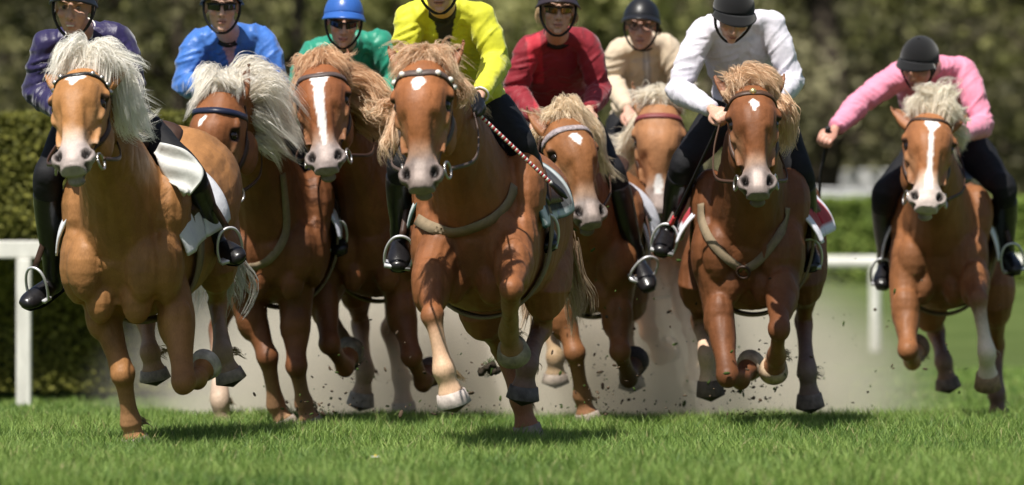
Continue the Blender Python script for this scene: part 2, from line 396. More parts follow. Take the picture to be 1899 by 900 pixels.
    for s in (-1, 1):
        dn = np.sqrt(((lt - .503 + (np.abs(lb) - .058) * .55) / .031) ** 2 + ((lb - s * .058) / .0195) ** 2 + ((ln - .055) / .045) ** 2)
        kx = sstep(1.15, .55, dn) * inhead; push += kx * .030; dark = np.maximum(dark, sstep(1.25, .8, dn) * inhead)
        de = np.sqrt((lt - .196) ** 2 + (lb - s * .100) ** 2 + (ln - .062) ** 2)
        push += sstep(.036, .016, de) * .013 * inhead
        dark = np.maximum(dark, sstep(.042, .028, np.sqrt(de ** 2 - .3 * np.minimum(0, lt - .194) ** 2)) * .9 * inhead)
    mo = np.abs(lt - (.548 + 0.10 * np.minimum(0, ln + .01))); mline = sstep(.010, .003, mo) * (ln < .035) * (lt > .43) * inhead
    push += mline * .007
    ng = sstep(.25, .30, lt) * sstep(.46, .40, lt) * inhead
    push += ng * np.exp(-((np.abs(lb) - .060) / .016) ** 2) * (ln > -.02) * .012
    tp_ = np.exp(-((lt - .125) / .022) ** 2 - ((np.abs(lb) - .078) / .018) ** 2) * (ln > .02) * inhead; push += tp_ * .007
    push += inhead * sstep(-.02, .05, lt) * (rg(vnoise(np.column_stack([lb * 1.2, ln, lt * .45]) + 4, 22)) - .3) * .0035
    v = v - no * push[:, None]
    # coat colours
    base = np.array(h['coat']) * np.array((.97, 1.06, 1.10)); C = np.tile(base, (len(v), 1))
    nz = vnoise(v, 3.1); C *= (0.9 + 0.2 * nz)[:, None]
    C = C * (1 - 0.16 * sstep(.5, .75, vnoise(v + 9, 6))[:, None])
    pale = np.array(h.get('pale', (.55, .36, .21))); dust = np.array((.33, .24, .17))
    for nm, (J, pl) in legs.items():
        d_, kk = polydist(v, pl); kn = (5 / 13. if nm[1] == 'F' else 4 / 12.); col, st_ = h.get('legcol', {}).get(nm, (pale, .35))
        mk = sstep(kn - .02, kn + .30, kk) * (d_ < .10) * (v[:, 2] < CAMH + .25)
        far = np.linalg.norm(v - J[2], axis=1) < .75
        mk = mk * far * st_ * (0.75 + .5 * vnoise(v + 3, 12))
        C = C * (1 - np.clip(mk, 0, 1))[:, None] + np.array(col) * np.clip(mk, 0, 1)[:, None]
    # face: lighter round the eyes, muzzle, blaze
    C[inhead] = C[inhead] * np.array((1.22, 1.2, 1.15))  # whole head brightened in its colour, painting in the sunlit look of the faces
    ir = np.zeros(len(v))
    for s in (-1, 1):
        ir = np.maximum(ir, sstep(.10, .03, np.sqrt((lt - .30) ** 2 + (lb - s * .08) ** 2 + (ln - .03) ** 2)))
    C = C * (1 - .25 * ir[:, None] * inhead[:, None]) + .25 * (ir * inhead)[:, None] * np.array((.6, .36, .2))
    mzl = sstep(.40, .475, lt + .03 * (vnoise(v, 30) - .5) + .2 * np.maximum(0, -.03 - ln)) * inhead
    mcol = np.array(h.get('muzcol', (.24, .19, .17)))
    edge = sstep(.36, .43, lt + .02 * (vnoise(v + 1, 25) - .5)) * inhead * h.get('mealy', .4); C = C * (1 - edge[:, None]) + edge[:, None] * np.array((.62, .45, .33))
    mcol = mcol * (1 - .38 * sstep(.0, -.03, ln) * sstep(.48, .52, lt))[:, None]
    C = C * (1 - .9 * mzl[:, None]) + .9 * mzl[:, None] * mcol * (0.7 + .6 * vnoise(v, 40))[:, None]
    snip = sstep(.028, .012, np.abs(lb)) * sstep(.44, .48, lt) * sstep(.56, .53, lt) * (ln > .02) * inhead * h.get('snip', .5)
    C = C * (1 - snip[:, None]) + snip[:, None] * np.array((.62, .5, .45))
    if 'blaze' in h:
        bz = np.array(h['blaze']); hwid = np.interp(lt, bz[:, 0], bz[:, 1], 0, 0); off = np.interp(lt, bz[:, 0], bz[:, 2])
        ee = (vnoise(v, 60) - .5) * .010
        wm = (hwid > 0) * sstep(hwid + .003, hwid - .004, np.abs(lb - off) + ee) * (ln > .02) * inhead
        C = C * (1 - wm[:, None]) + wm[:, None] * np.array((.86, .83, .80))
    C = C * (1 - dark[:, None]) + dark[:, None] * np.array((.012, .009, .008))
    ml = mline * .8; C = C * (1 - ml[:, None]) + ml[:, None] * np.array((.05, .035, .03))
    # inside of the ears
    for s in (-1, 1):
        e0 = H(.03, s * .066, -.008); d = nrm(-t + b * s * h.get('ear', .3) + n * h.get('earn', .1))
        al = (v - e0) @ d; rr = v - e0 - al[:, None] * d; lat_ = np.abs(rr @ nrm(b - b.dot(d) * d))
        kx = (al > .03) * (al < .19 * hk) * (np.linalg.norm(rr, axis=1) < .06) * (rr @ n > 0) * sstep(.022, .008, lat_ + .10 * np.maximum(0, al - .1))
        C = C * (1 - .55 * kx[:, None]) + .55 * kx[:, None] * np.array((.30, .15, .10)); v = v - no * (kx * .010)[:, None]
    bo = mesh_obj('body', v, q, M_COAT, root, C)
    tree = BVHTree.FromPolygons(v.tolist(), q.tolist())
    h.update(root=root, H=H, b=b, n=n, t=t, hk=hk, tree=tree, A=A, Bp=B, yv=yv, latr=latr, upv=upv, ax=ax, kk=k)
    # eyes
    for s in (-1, 1):
        MB().ell(H(.196, s * (.104 - .022 / wk), .054), np.array((.0235, .026, .025)) * hk, HX).make('eye', M_EYE, root)
    # hooves
    for nm, (J, pl) in legs.items():
        c0 = J[3] * .40 + J[4] * .60; d = nrm(J[4] - J[3]); c1 = J[4]
        m = MB(); hc = h.get('hoofcol', {}).get(nm, (.29, .24, .20))
        rows = [(0, .050), (.03, .060), (.5, .066), (.97, .072), (1.0, .070)]
        m.loft([(*(c0 * (1 - f_) + c1 * f_), r * lk, r * 1.1 * lk, r * 1.0 * lk) for f_, r in rows], latr, 20, raw=True, col=hc)
        hv, hf = m.arr(); cc = np.tile(np.array(hc)[None], (len(hv), 1)); al = (hv - c0) @ d
        cc *= (0.72 + .5 * vnoise(hv, 35))[:, None]; sole = al > np.linalg.norm(c1 - c0) * .985
        cc[sole] = (.06, .05, .042)
        mesh_obj('hoof', hv, hf, M_HOOF, root, cc)
    # fetlock hair
    fc = np.array(h.get('feather', (.5, .36, .22)))
    for nm, (J, pl) in legs.items():
        back = yv * .5 + nrm(J[4] - J[3]) * .5; p0 = J[3]
        strands('fetlock_hair', [dict(p=[p0 + yv * .035 + latr * s * .025, p0 + yv * .06 + back * .05 + latr * s * .035, p0 + yv * .07 + back * .12 + latr * s * .045], n=int(26 * h.get('fh', 1)), r0=.022, r1=.028) for s in (-1, 0, 1)],
                M_HAIR, root, fc * .6, fc, w=.005, m=6, seed=int(abs(J[0][0] * 1000)) + 5)
    # mane, forelock, tail
    ca, cb = h.get('mane_a', (.50, .38, .22)), h.get('mane_b', (.80, .70, .54))
    G = lambda gl: [dict(p=[pp(x) for x in g[0]], n=int(g[1]), r0=g[2], r1=g[3], wave=(g[4] if len(g) > 4 else .016)) for g in gl]
    fg = []
    for g_ in h['forelock']:
        rest = [pp(x) for x in g_[0][1:]]; db = float(np.clip((rest[0] - po) @ b * .5, -.06, .06))
        fg.append(dict(p=[H(.035, db, -.01)] + rest, n=int(g_[1]), r0=g_[2], r1=g_[3], wave=(g_[4] if len(g_) > 4 else .016)))
    cap = []
    for s in (-1, 1):
        for a_ in (.012, .035):
            cap.append(dict(p=[H(.03, s * a_ * .6, .03), H(-.04, s * a_, .075), H(-.045, s * (a_ + .045), .085), H(.005, s * (a_ + .085), .055)], n=110, r0=.018, r1=.026, wave=.014))
        cap.append(dict(p=[H(.02, s * .02, .03), H(-.04, s * .015, .085), H(-.045, s * .035, .105), H(.015, s * .06, .09)], n=120, r0=.022, r1=.024, wave=.014))
        cap.append(dict(p=[H(.0, s * .03, -.02), H(-.07, s * .045, .0), H(-.10, s * .10, .03), H(-.08, s * .15, .06)], n=60, r0=.02, r1=.03, wave=.02))
    strands('forelock', fg + cap, M_HAIR, root, ca, cb, dens=1.5, seed=int(D * 10) + 1)
    crest = [q0 * (1 - f_) + (nb + upv * .26) * f_ + upv * .07 * (1 - f_) for f_ in np.linspace(.05, .62, 6)]
    mg = G(h['mane'])
    wd = np.array(h.get('wind', (.5, .35, .1)))
    mg += [dict(p=[c, c + upv * .05 + wd * .05, c + wd * .25 + upv * .03, c + wd * .42 - upv * .03], n=70, r0=.035, r1=.06) for c in crest]
    strands('mane', mg, M_HAIR, root, ca, cb, dens=1.5, seed=int(D * 10) + 2)
    dock = B + yv * .18 * k + upv * .06
    tg = G(h['tail']) if 'tail' in h else []
    if 'tail' not in h: tg += [dict(p=[dock, dock + yv * .15 - upv * .0, dock + yv * .4 - upv * .18, dock + yv * .6 - upv * .5], n=300, r0=.03, r1=.09, wave=.03)]
    strands('tail', tg, M_HAIR, root, np.array(ca) * .55, np.array(cb) * .62, w=.005, seed=int(D * 10) + 3)
    return root

def cast(tree, o, d):
    r = tree.ray_cast(Vector(o), Vector(nrm(d)))
    return (np.array(r[0]), np.array(r[1])) if r[0] is not None else (None, None)
def head_pt(h, tt, th):
    """point on the head surface: tt along the face, th degrees round it from the front midline (+ = picture right)"""
    c = h['H'](tt, 0, -.03); a = math.radians(th); d = h['n'] * math.cos(a) + h['b'] * math.sin(a)
    return cast(h['tree'], c + d * .5, -d)
def px_pt(h, px, py):
    o = P(px, py, 1.0); c = np.array([0, 0, CAMH]); return cast(h['tree'], c, o - c)

def torus(m, c, ax_, R, r, n=18, col=None, sq=(1, 1), gap=None):
    ax_ = nrm(ax_); u = nrm(np.cross(ax_, (0.13, 0.2, 0.97))); w = np.cross(ax_, u)
    pts = [c + u * math.cos(a) * R * sq[0] + w * math.sin(a) * R * sq[1] for a in np.linspace(0, 2 * math.pi, n + 1)]
    return m.tube(pts, r, 6, 2, side=ax_, col=col)

def make_bridle(h, hands):
    root = h['root']; H = h['H']; hk = h['hk']; br = h.get('bridle', {}); m_ = br.get('mat', M_LEATHER)
    br_o = MB(); P_, N_ = [], []
    for th in (-100, -130): pass
    for s in (-1, 1):
        pts, nn = [], []
        for tt, th in ((.03, 108), (.085, 92), (.15, 98), (.22, 100), (.30, 98), (.37, 96), (.425, 98)):
            p, q = head_pt(h, tt, s * th)
            if p is not None: pts.append(p - q * .001); nn.append(q)
        if len(pts) > 2: br_o.strap(pts, nn, .020 * hk, .007, 3)
    pts, nn = [], []
    for th in (-175, -150, -125, -105):
        pass
    for s in (-1, 1):      # throat strap
        pts, nn = [], []
        for tt, th in ((.04, 106), (.12, 125), (.20, 150), (.24, 178)):
            p, q = head_pt(h, tt, s * th)
            if p is not None: pts.append(p - q * .001); nn.append(q)
        if len(pts) > 2: br_o.strap(pts, nn, .014, .006, 3)
    bo = br_o.make('bridle', m_, root)
    pts, nn = [], []
    for th in np.linspace(-96, 96, 13):
        tt = br.get('bt', .085) + br.get('dip', .012) * max(0, math.cos(math.radians(th * 1.0))) ** 6 + br.get('wav', 0) * math.cos(math.radians(th * 6))
        p, q = head_pt(h, tt, th)
        if p is not None: pts.append(p - q * .001); nn.append(q)
    bb = MB().strap(pts, nn, br.get('bw', .028) * hk, .009, 3).make('browband', br.get('bmat', m_), bo)
    for th in br.get('studs', ()):
        tt = br.get('bt', .085) + br.get('dip', .012) * max(0, math.cos(math.radians(th))) ** 6
        p, q = head_pt(h, tt, th)
        if p is not None: MB().ell(p + q * .009, (br.get('sr', .011),) * 3).make('stud', br.get('smat', M_STEEL), bo)
    if br.get('nose'):
        pts, nn = [], []
        for th in np.linspace(-120, 120, 15):
            p, q = head_pt(h, br['nose'], th)
            if p is not None: pts.append(p - q * .001); nn.append(q)
        MB().strap(pts, nn, .022 * hk, .007, 3).make('noseband', m_, bo)
    for i, s in enumerate((-1, 1)):
        c = H(.445, s * .080, -.045) + h['b'] * s * .006
        torus(MB(), c, h['b'] + h['n'] * .25 * s, .034 * hk, .0055).make('bit_ring', M_STEEL, bo)
        hp = hands[i]
        if hp is None: continue
        sag = h.get('sag', .05); a0 = c + h['yv'] * .03
        lat_ = h['latr'] * s
        k1 = a0 * .66 + hp * .34 + lat_ * h.get('reinout', .07) + np.array((0, 0, -sag)); k2 = a0 * .33 + hp * .67 + lat_ * h.get('reinout', .07) * .8 + np.array((0, 0, -sag * .7))
        MB().strap([a0, k1, k2, hp], [lat_, lat_, lat_, lat_], .017, .006, 8).make('rein', m_, bo)
    return bo

def trunk_pt(h, tt, th, off):
    """point on the trunk, th degrees from the top line (+ = picture right)"""
    a = math.radians(th); d = h['upv'] * math.cos(a) + h['latr'] * math.sin(a); c = h['A'] + h['ax'] * tt
    T = np.array(TR); k = h['kk']; ra = np.interp(tt, T[:, 0], T[:, 1]) * k * h.get('wk', 1); tp = np.interp(tt, T[:, 0], T[:, 2]) * k; bt = np.interp(tt, T[:, 0], T[:, 3]) * k
    return c + h['latr'] * math.sin(a) * (ra + off) + h['upv'] * math.cos(a) * ((tp if math.cos(a) > 0 else bt) + off)

def make_saddle(h, feet):
    root = h['root']; pd = h.get('pad', {}); c1 = pd.get('col', (.78, .78, .80)); c2 = pd.get('edge', c1)
    f0, f1 = pd.get('from', .13), pd.get('to', .66); a1 = pd.get('ang', 98)
    nt, na = 26, 64; g = []; cols = []
    for i in range(nt):
        row = []
        for j in range(na + 1):
            th = -a1 + 2 * a1 * j / na; u = i / (nt - 1); e = abs(th) / a1
            tt = f0 + (f1 - f0) * u + (.03 * e if u < .5 else 0)
            fl = .008 + pd.get('lift', .03) * max(0, 1 - u * 4) + pd.get('flare', .012) * max(0, e - .7) / .3 + .005 * math.sin(9 * u + 7 * e)
            row.append(trunk_pt(h, tt, th, fl))
            e_ = min(i, nt - 1 - i, j, na - j); cols.append(pd.get('rim', c2) if e_ < 1 else c2 if e_ < 3 else c1)
        g.append(row)
    m = MB().grid(g); o = mesh_obj('saddle_pad', m.arr()[0], m.arr()[1], M_CLOTH, root, np.array(cols)); solid(o, .011, 1)
    sad = MB()
    sad.loft([(*trunk_pt(h, tt, 0, o_), a_, b_, .04) for tt, o_, a_, b_ in ((.16, .05, .06, .05), (.22, .075, .10, .055), (.34, .045, .12, .045), (.48, .05, .15, .045), (.58, .09, .15, .05), (.63, .09, .09, .03))], h['latr'], 18, 5)
    so = sad.make('saddle', M_LEATHER if not pd.get('black') else M_BLACKL, root)
    for s in (-1, 1):
        g = [[trunk_pt(h, .17 + .05 * math.sin(j / 9 * 3.1) * -1 + (.26 - .03 * abs(j - 4) / 4) * i / 7, s * (26 + 46 * j / 9), .026) for j in range(10)] for i in range(8)]
        m = MB().grid(g); fo = mesh_obj('flap', m.arr()[0], m.arr()[1], M_LEATHER if not pd.get('black') else M_BLACKL, so); solid(fo, .012, 0)
    m = MB(); ring = [trunk_pt(h, .20, th, .012) for th in np.linspace(60, 300, 25)]
    m.strap(ring, [h['upv'] * math.cos(math.radians(x)) + h['latr'] * math.sin(math.radians(x)) for x in np.linspace(60, 300, 25)], .08, .012, 2).make('girth', pd.get('gmat', M_WEB), root)
    for s, ft in zip((-1, 1), feet):
        if ft is None: continue
        an, toe, out = ft; fd = nrm(toe - an); c = an * .35 + toe * .65 + np.array((0, 0, -.012))
        lat_ = nrm(np.cross(fd, (0, 0, 1))); u = nrm(np.cross(lat_, fd)); u = u if u[2] > 0 else -u
        top = trunk_pt(h, .24, s * 48, .055); lean = nrm(top - c); lean = nrm(lean - lean.dot(fd) * fd); u = nrm(u * .55 + lean * .45); lat_ = nrm(np.cross(fd, u))
        w, hh = .058, .104
        arch = [c + lat_ * x * w + u * y for x, y in ((-.95, -.045), (-1.05, .0), (-.95, .05), (-.6, .09), (0, hh), (.6, .09), (.95, .05), (1.05, 0), (.95, -.045))]
        sm = MB().tube(arch, .0065, 8, 4, side=fd); sm.box(c - u * .045, (w * .98, .024, .007), np.array([lat_, fd, u]))
        st = sm.make('stirrup', h.get('stmat', M_ALU), so)
        MB().strap([top, top * .5 + (c + u * hh) * .5 + h['latr'] * s * .02, c + u * (hh - .004)], [-fd] * 3, .028, .007, 5).make('stirrup_leather', M_LEATHER, so)
    return so

def px_strap(h, pix, w, name, mat_, off=.007, th=.003, per=5):
    pts, nn = [], []
    for x, y in pix:
        p, q = px_pt(h, x, y)
        if p is not None: pts.append(p + q * off); nn.append(q)
    if len(pts) > 2: return MB().strap(pts, nn, w, th, per).make(name, mat_, h['root'])
# ------------------------------------------------------------------ riders
def fist(m, w, el, pn, k=1.0, thumb=1, col=None):
    """closed hand at wrist w, forearm coming from el; pn = direction the knuckles' backs face"""
    f = nrm(w - el); pn = nrm(pn - pn.dot(f) * f); s = np.cross(f, pn) * thumb
    m.loft([(*(w - f * .03), .024 * k, .019 * k, .019 * k), (*(w + f * .01), .027 * k, .017 * k, .017 * k), (*(w + f * .05 * k), .040 * k, .017 * k, .018 * k), (*(w + f * .088 * k), .041 * k, .015 * k, .014 * k)], s, 14, 4)
    for i, (o, L) in enumerate(((.031, .95), (.0105, 1.05), (-.0105, 1.0), (-.030, .82))):
        b = w + f * .085 * k + s * o * k; q = .030 * L * k
        pts = [b - f * .02, b, b + f * q * .9 - pn * q * .35, b + f * q * .75 - pn * q * 1.35, b - f * q * .15 - pn * q * 1.5, b - f * q * .5 - pn * q * .95]
        m.tube(pts, [.0095 * k, .010 * k, .0098 * k, .0092 * k, .0085 * k, .0075 * k], 8, 3, side=s)
    b = w + f * .028 * k + s * .028 * k
    m.tube([b - s * .01, b + s * .016 * k + f * .02 * k - pn * .012, b + s * .012 * k + f * .05 * k - pn * .032 * k, b - s * .008 * k + f * .068 * k - pn * .040 * k], [.012 * k, .0125 * k, .011 * k, .008 * k], 8, 3, side=pn)
    return w + f * .075 * k - pn * .028 * k, s      # inside of the grip, axis of a held stick

def make_rider(r, h):
    D = h['D']; pp = lambda q: P(q[0], q[1], D + q[2])
    hd = pp(r['head']); shR, shL = pp(r['shR']), pp(r['shL']); elR, elL, wrR, wrL = pp(r['elR']), pp(r['elL']), pp(r['wrR']), pp(r['wrL'])
    pel = pp(r['pel']); S = (shR + shL) / 2; lat = nrm(shL - shR); sw = np.linalg.norm(shL - shR) / .36
    hipR, hipL = pel - np.array((.10, 0, .0)), pel + np.array((.10, 0, .0))
    knR, knL, anR, anL, toR, toL = [pp(r[x]) for x in ('knR', 'knL', 'anR', 'anL', 'toR', 'toL')]
    root = thing('person', (*pel[:2], min(toR[2], toL[2])), r['label'], 'person', 'riders')
    up = nrm(S - pel); lat = nrm(lat - lat.dot(up) * up * .3); fr = nrm(np.cross(lat, up)); tl = np.linalg.norm(S - pel)
    bulk = r.get('bulk', 1.0)
    sp = lambda f_, o=0.0: pel + (S - pel) * f_ - fr * (.05 * math.sin(math.pi * min(1, max(0, f_)))) + fr * o
    def torso(m, e, lo=-.06, hi=1.12):
        st = [(-.12, .13, .08, .09), (0, .168, .105, .125), (.3, .142 * bulk, .10 * bulk, .10), (.6, .168 * bulk, .118 * bulk, .112), (.82, .178 * sw, .105, .108), (.97, .150 * sw, .072, .082), (1.06, .085, .055, .065)]
        m.loft([(*sp(f_), a + e, b + e, c + e) for f_, a, b, c in st if lo <= f_ <= hi], lat, 24, 5, pw=.93)
    def arm(m, s, e_, w, e, end=1.0, kk=1.0):
        i = lambda a, b, f_: a * (1 - f_) + b * f_
        st = [(*(i(s, S, .3) - up * .02), .050, .058), (*(i(s, S, .06) - up * .012), .054, .058), (*i(s, e_, .45), .056, .056), (*i(s, e_, .85), .047, .047), (*e_, .046, .047), (*i(e_, w, .25), .046, .046), (*i(e_, w, .7), .036, .036), (*i(e_, w, end), .030, .030)]
        m.loft([(x, y, z, a * kk + e, b * kk + e, b * kk + e) for x, y, z, a, b in st], nrm(np.cross(w - e_, (0.2, .3, 1))), 14, 5)
    # --- body: head, neck, trunk, arms, hands, legs as one surface
    yaw, pit, rol = [math.radians(x) for x in r.get('look', (0, 0, 0))]
    R = Matrix.Rotation(yaw, 3, 'Z') @ Matrix.Rotation(pit, 3, 'X') @ Matrix.Rotation(rol, 3, 'Y')
    rx, fy, uz = np.array(R @ Vector((1, 0, 0))), np.array(R @ Vector((0, -1, 0))), np.array(R @ Vector((0, 0, 1)))
    hs = r.get('hs', 1.0); K = lambda x, y, z: hd + hs * (rx * x + uz * y + fy * z); KX = np.array([rx, uz, fy])
    b = MB(); E = lambda c, q: b.ell(K(*c), np.array(q) * hs, KX)
    nkb = S + up * .045 + fr * .0
    b.loft([(*(S - up * .03), .10, .06, .065), (*nkb, .065, .058, .062), (*(nkb * .5 + K(0, -.075, -.02) * .5), .056, .056, .058), (*K(0, -.055, -.018), .056, .055, .058), (*K(0, -.01, -.02), .05, .05, .05)], rx, 16, 5)
    E((0, .025, -.012), (.076, .095, .098)); E((0, -.025, .028), (.064, .088, .062)); E((0, -.082, .032), (.046, .034, .048)); E((0, -.106, .066), (.021, .016, .019))
    b.loft([(*K(0, .022, .078), .010, .012, .012), (*K(0, -.008, .096), .010, .012, .012), (*K(0, -.034, .108), .0135, .013, .012), (*K(0, -.043, .100), .012, .007, .010)], rx, 10, 4)
    for s in (-1, 1):
        E((s * .013, -.040, .095), (.009, .008, .010)); E((s * .030, .026, .073), (.028, .009, .015)); E((s * .040, -.028, .060), (.023, .022, .024)); E((s * .078, -.008, -.012), (.010, .031, .018))
    E((0, -.066, .085), (.024, .006, .013)); E((0, -.079, .083), (.021, .007, .013))
    torso(b, -.012); arm(b, shR, elR, wrR, -.006); arm(b, shL, elL, wrL, -.006)
    grip = {}
    gl = r.get('glove'); gms = []
    for nm, w, e_, th in (('R', wrR, elR, 1), ('L', wrL, elL, -1)):
        pn = np.array(r.get('pn' + nm, (0, -.35, 1.0)))
        gm = MB(); gms.append(gm)
        grip[nm] = fist(gm if gl else b, w, e_, pn, r.get('hk', 1.0), th)
        if gl: b.loft([(*w, .024, .02, .02), (*(w + nrm(w - e_) * .04), .02, .014, .014)], (1, 0, 0), 8, 2)
    def leg(m, hp, kn, an, e, to=1.0, frm=0.0):
        i = lambda a, b_, f_: a * (1 - f_) + b_ * f_
        st = [(*hp, .098, .105), (*i(hp, kn, .4), .088, .092), (*i(hp, kn, .8), .068, .07), (*kn, .060, .064), (*i(kn, an, .25), .057, .060), (*i(kn, an, .6), .048, .05), (*an, .036, .04)]
        st = st[:int(to)] if to > 1 else st
        m.loft([(x, y, z, a + e, b_ + e, b_ + e) for x, y, z, a, b_ in st], nrm(np.cross(an - kn, (0, 1, .2))), 16, 5)
    leg(b, hipR, knR, anR, -.010); leg(b, hipL, knL, anL, -.010)
    v, q = remesh(b, .0056 if hd[2] * 0 + 1 else 1)
    hdist = np.linalg.norm(v - K(0, -.02, .02), axis=1)
    near_hand = np.minimum(np.linalg.norm(v - wrR, axis=1), np.linalg.norm(v - wrL, axis=1))
    wgt = np.where((hdist < .17) | (near_hand < .16), .25, 1.0)
    v = smooth_v(v, q, 8, wgt)
    lo = (v - hd) / hs; X, U, Fw = lo @ rx, lo @ uz, lo @ fy; inh = hdist < .16
    no = normals(v, q); push = np.zeros(len(v)); skin = np.array(r.get('skin', (.56, .32, .23))); C = np.tile(skin, (len(v), 1))
    C *= (.93 + .14 * vnoise(v, 14))[:, None]
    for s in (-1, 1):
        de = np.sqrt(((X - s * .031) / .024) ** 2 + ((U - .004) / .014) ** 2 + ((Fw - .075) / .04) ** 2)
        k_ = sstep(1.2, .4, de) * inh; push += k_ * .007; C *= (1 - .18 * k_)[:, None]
        db = np.sqrt(((X - s * .031) / .027) ** 2 + ((U - .026 + .15 * np.abs(np.abs(X) - .03)) / .006) ** 2) ; k_ = sstep(1.2, .6, db) * inh * (Fw > .04)
        C = C * (1 - .7 * k_[:, None]) + .7 * k_[:, None] * np.array(r.get('brow', (.10, .06, .035)))
        dc = np.sqrt(((X - s * .042) / .022) ** 2 + ((U + .032) / .02) ** 2); k_ = sstep(1.1, .2, dc) * inh * (Fw > .03) * .35
        C = C * (1 - k_[:, None]) + k_[:, None] * np.array((.62, .26, .19))
        dn = np.sqrt(((X - s * .009) / .005) ** 2 + ((U + .047) / .004) ** 2); k_ = sstep(1.2, .5, dn) * inh * (Fw > .07); C *= (1 - .75 * k_)[:, None]
    lip = sstep(1.15, .7, np.sqrt((X / .026) ** 2 + ((U + .0725) / .011) ** 2)) * inh * (Fw > .055)
    C = C * (1 - .7 * lip[:, None]) + .7 * lip[:, None] * np.array((.42, .15, .13))
    if r.get('teeth'):
        k_ = sstep(1.1, .7, np.sqrt((X / .020) ** 2 + ((U + .072) / .005) ** 2)) * inh * (Fw > .05); C = C * (1 - k_[:, None]) + k_[:, None] * np.array((.72, .68, .62))
    else:
        k_ = sstep(.0028, .0012, np.abs(U + .0725 + .08 * X * X / .03)) * (np.abs(X) < .024) * inh * (Fw > .05); C *= (1 - .8 * k_)[:, None]; push += k_ * .003
    v = v - no * push[:, None]
    bo = mesh_obj('body', v, q, M_SKIN, root, C)
    for s in (-1, 1):
        if r.get('specs') == 'dark': break
        m = MB().ell(K(s * .031, .003, .0705), .0112 * hs, KX, 10, 7); vv, ff = m.arr(); lo_ = (vv - hd) / hs
        c = np.tile(np.array((.32, .27, .24)), (len(vv), 1)); c[np.hypot(lo_ @ rx - s * .031, lo_ @ uz - .002) < .0075] = (.03, .02, .015)
        mesh_obj('eye', vv, ff, M_SKIN, root, c)
    # --- jersey
    j = MB(); puff = r.get('puff', .012)
    torso(j, puff, -.02, 1.0); j.loft([(*sp(.97), .13 * sw, .075, .085), (*(S + up * .03), .082, .066, .07), (*(nkb + up * .012), .066, .062, .066)], lat, 20, 4)
    for s_ in (shR, shL):
        j.loft([(*(nkb - up * .005), .055, .058, .058), (*(nkb * .5 + s_ * .5 - up * .008), .056, .060, .060), (*(s_ - up * .014), .054 + puff * .5, .056 + puff * .5, .056 + puff * .5), (*(s_ + (s_ - S) * .08 - up * .025), .046, .046, .046)], fr, 14, 4)
    arm(j, shR, elR, wrR, puff, .94 if not r.get('rolled') else .62, r.get('slk', 1.0)); arm(j, shL, elL, wrL, puff, .94 if not r.get('rolled') else .9, r.get('slk', 1.0))
    v, q = remesh(j, .0075); v = smooth_v(v, q, 10)
    fold = np.zeros(len(v)); no = normals(v, q); rg = lambda x: (1 - np.abs(2 * x - 1)) ** 2
    armw = np.zeros(len(v))
    for n_, (s_, e_, w_) in enumerate(((shR, elR, wrR), (shL, elL, wrL))):
        for p0, p1 in ((s_, e_), (e_, w_)):
            d = nrm(p1 - p0); L = np.linalg.norm(p1 - p0); rel = v - p0; al = rel @ d; ra_ = rel - al[:, None] * d; rr = np.linalg.norm(ra_, axis=1)
            k_ = sstep(.12, .07, rr) * sstep(-.02, .06, al) * sstep(L + .05, L - .03, al) * (1 - armw); armw = np.maximum(armw, k_)
            el_ = np.exp(-((v - e_) ** 2).sum(1) / .016) + .12 * np.exp(-((v - s_) ** 2).sum(1) / .02)
            sk = np.column_stack([al * 1.0 + ra_[:, 0] * .6, ra_[:, 0] * .35, ra_[:, 2] * .35 + n_])
            fold += k_ * ((rg(vnoise(sk + 2, 26)) ** 1.5 - .3) * (.005 + .011 * el_) + (rg(vnoise(sk * .8 + 8, 47)) - .35) * .004 + (vnoise(v + 4, 11) - .5) * .006)
    tv = np.column_stack([(v - pel) @ lat, (v - pel) @ fr, (v - pel) @ up])
    tv2 = np.column_stack([tv[:, 0] * .45 + np.abs(tv[:, 0]) * .5 * np.sign(tv[:, 0]) * tv[:, 2], tv[:, 1] * .5, tv[:, 2] * 1.0 + tv[:, 0] * .5 * np.sign(tv[:, 0])])
    fold += (1 - armw) * ((rg(vnoise(tv2 + 5, 13)) ** 1.5 - .3) * .013 + (rg(vnoise(tv2 + 9, 29)) - .35) * .007) * r.get('wrinkle', 1.0)
    v = v + no * fold[:, None]
    jc = np.tile(np.array(r['col'])[None], (len(v), 1))
    if 'jfun' in r: jc = r['jfun'](v, jc, dict(S=S, up=up, lat=lat, fr=fr, pel=pel, tl=tl, shR=shR, shL=shL, wrR=wrR, wrL=wrL))
    mesh_obj('jersey', v, q, r.get('jmat', M_CLOTH), root, jc)
    # collar
    cpts = [nkb + up * .022 + lat * math.cos(a) * .067 + fr * math.sin(a) * .066 - fr * .0 - up * .022 * max(0, math.sin(a)) for a in np.linspace(-1.15, 4.29, 22)]
    cn = [nrm(lat * math.cos(a) + fr * math.sin(a) + up * .4) for a in np.linspace(-1.15, 4.29, 22)]
    MB().strap(cpts, cn, .032, .005, 2).make('collar', r.get('cmat', r.get('jmat2', M_BLACKM)), root)
    # --- breeches and boots
    bm = MB(); 
    bm.loft([(*sp(-.13), .13, .08, .09), (*sp(-.02), .175, .112, .132), (*sp(.16), .16, .108, .112)], lat, 22, 5)
    leg(bm, hipR, knR, anR, .006, 6); leg(bm, hipL, knL, anL, .006, 6)
    v, q = remesh(bm, .010); v = smooth_v(v, q, 8); no = normals(v, q); v = v + no * ((vnoise(v, 14) - .5) * .012)[:, None]
    mesh_obj('breeches', v, q, M_BREECH, root)
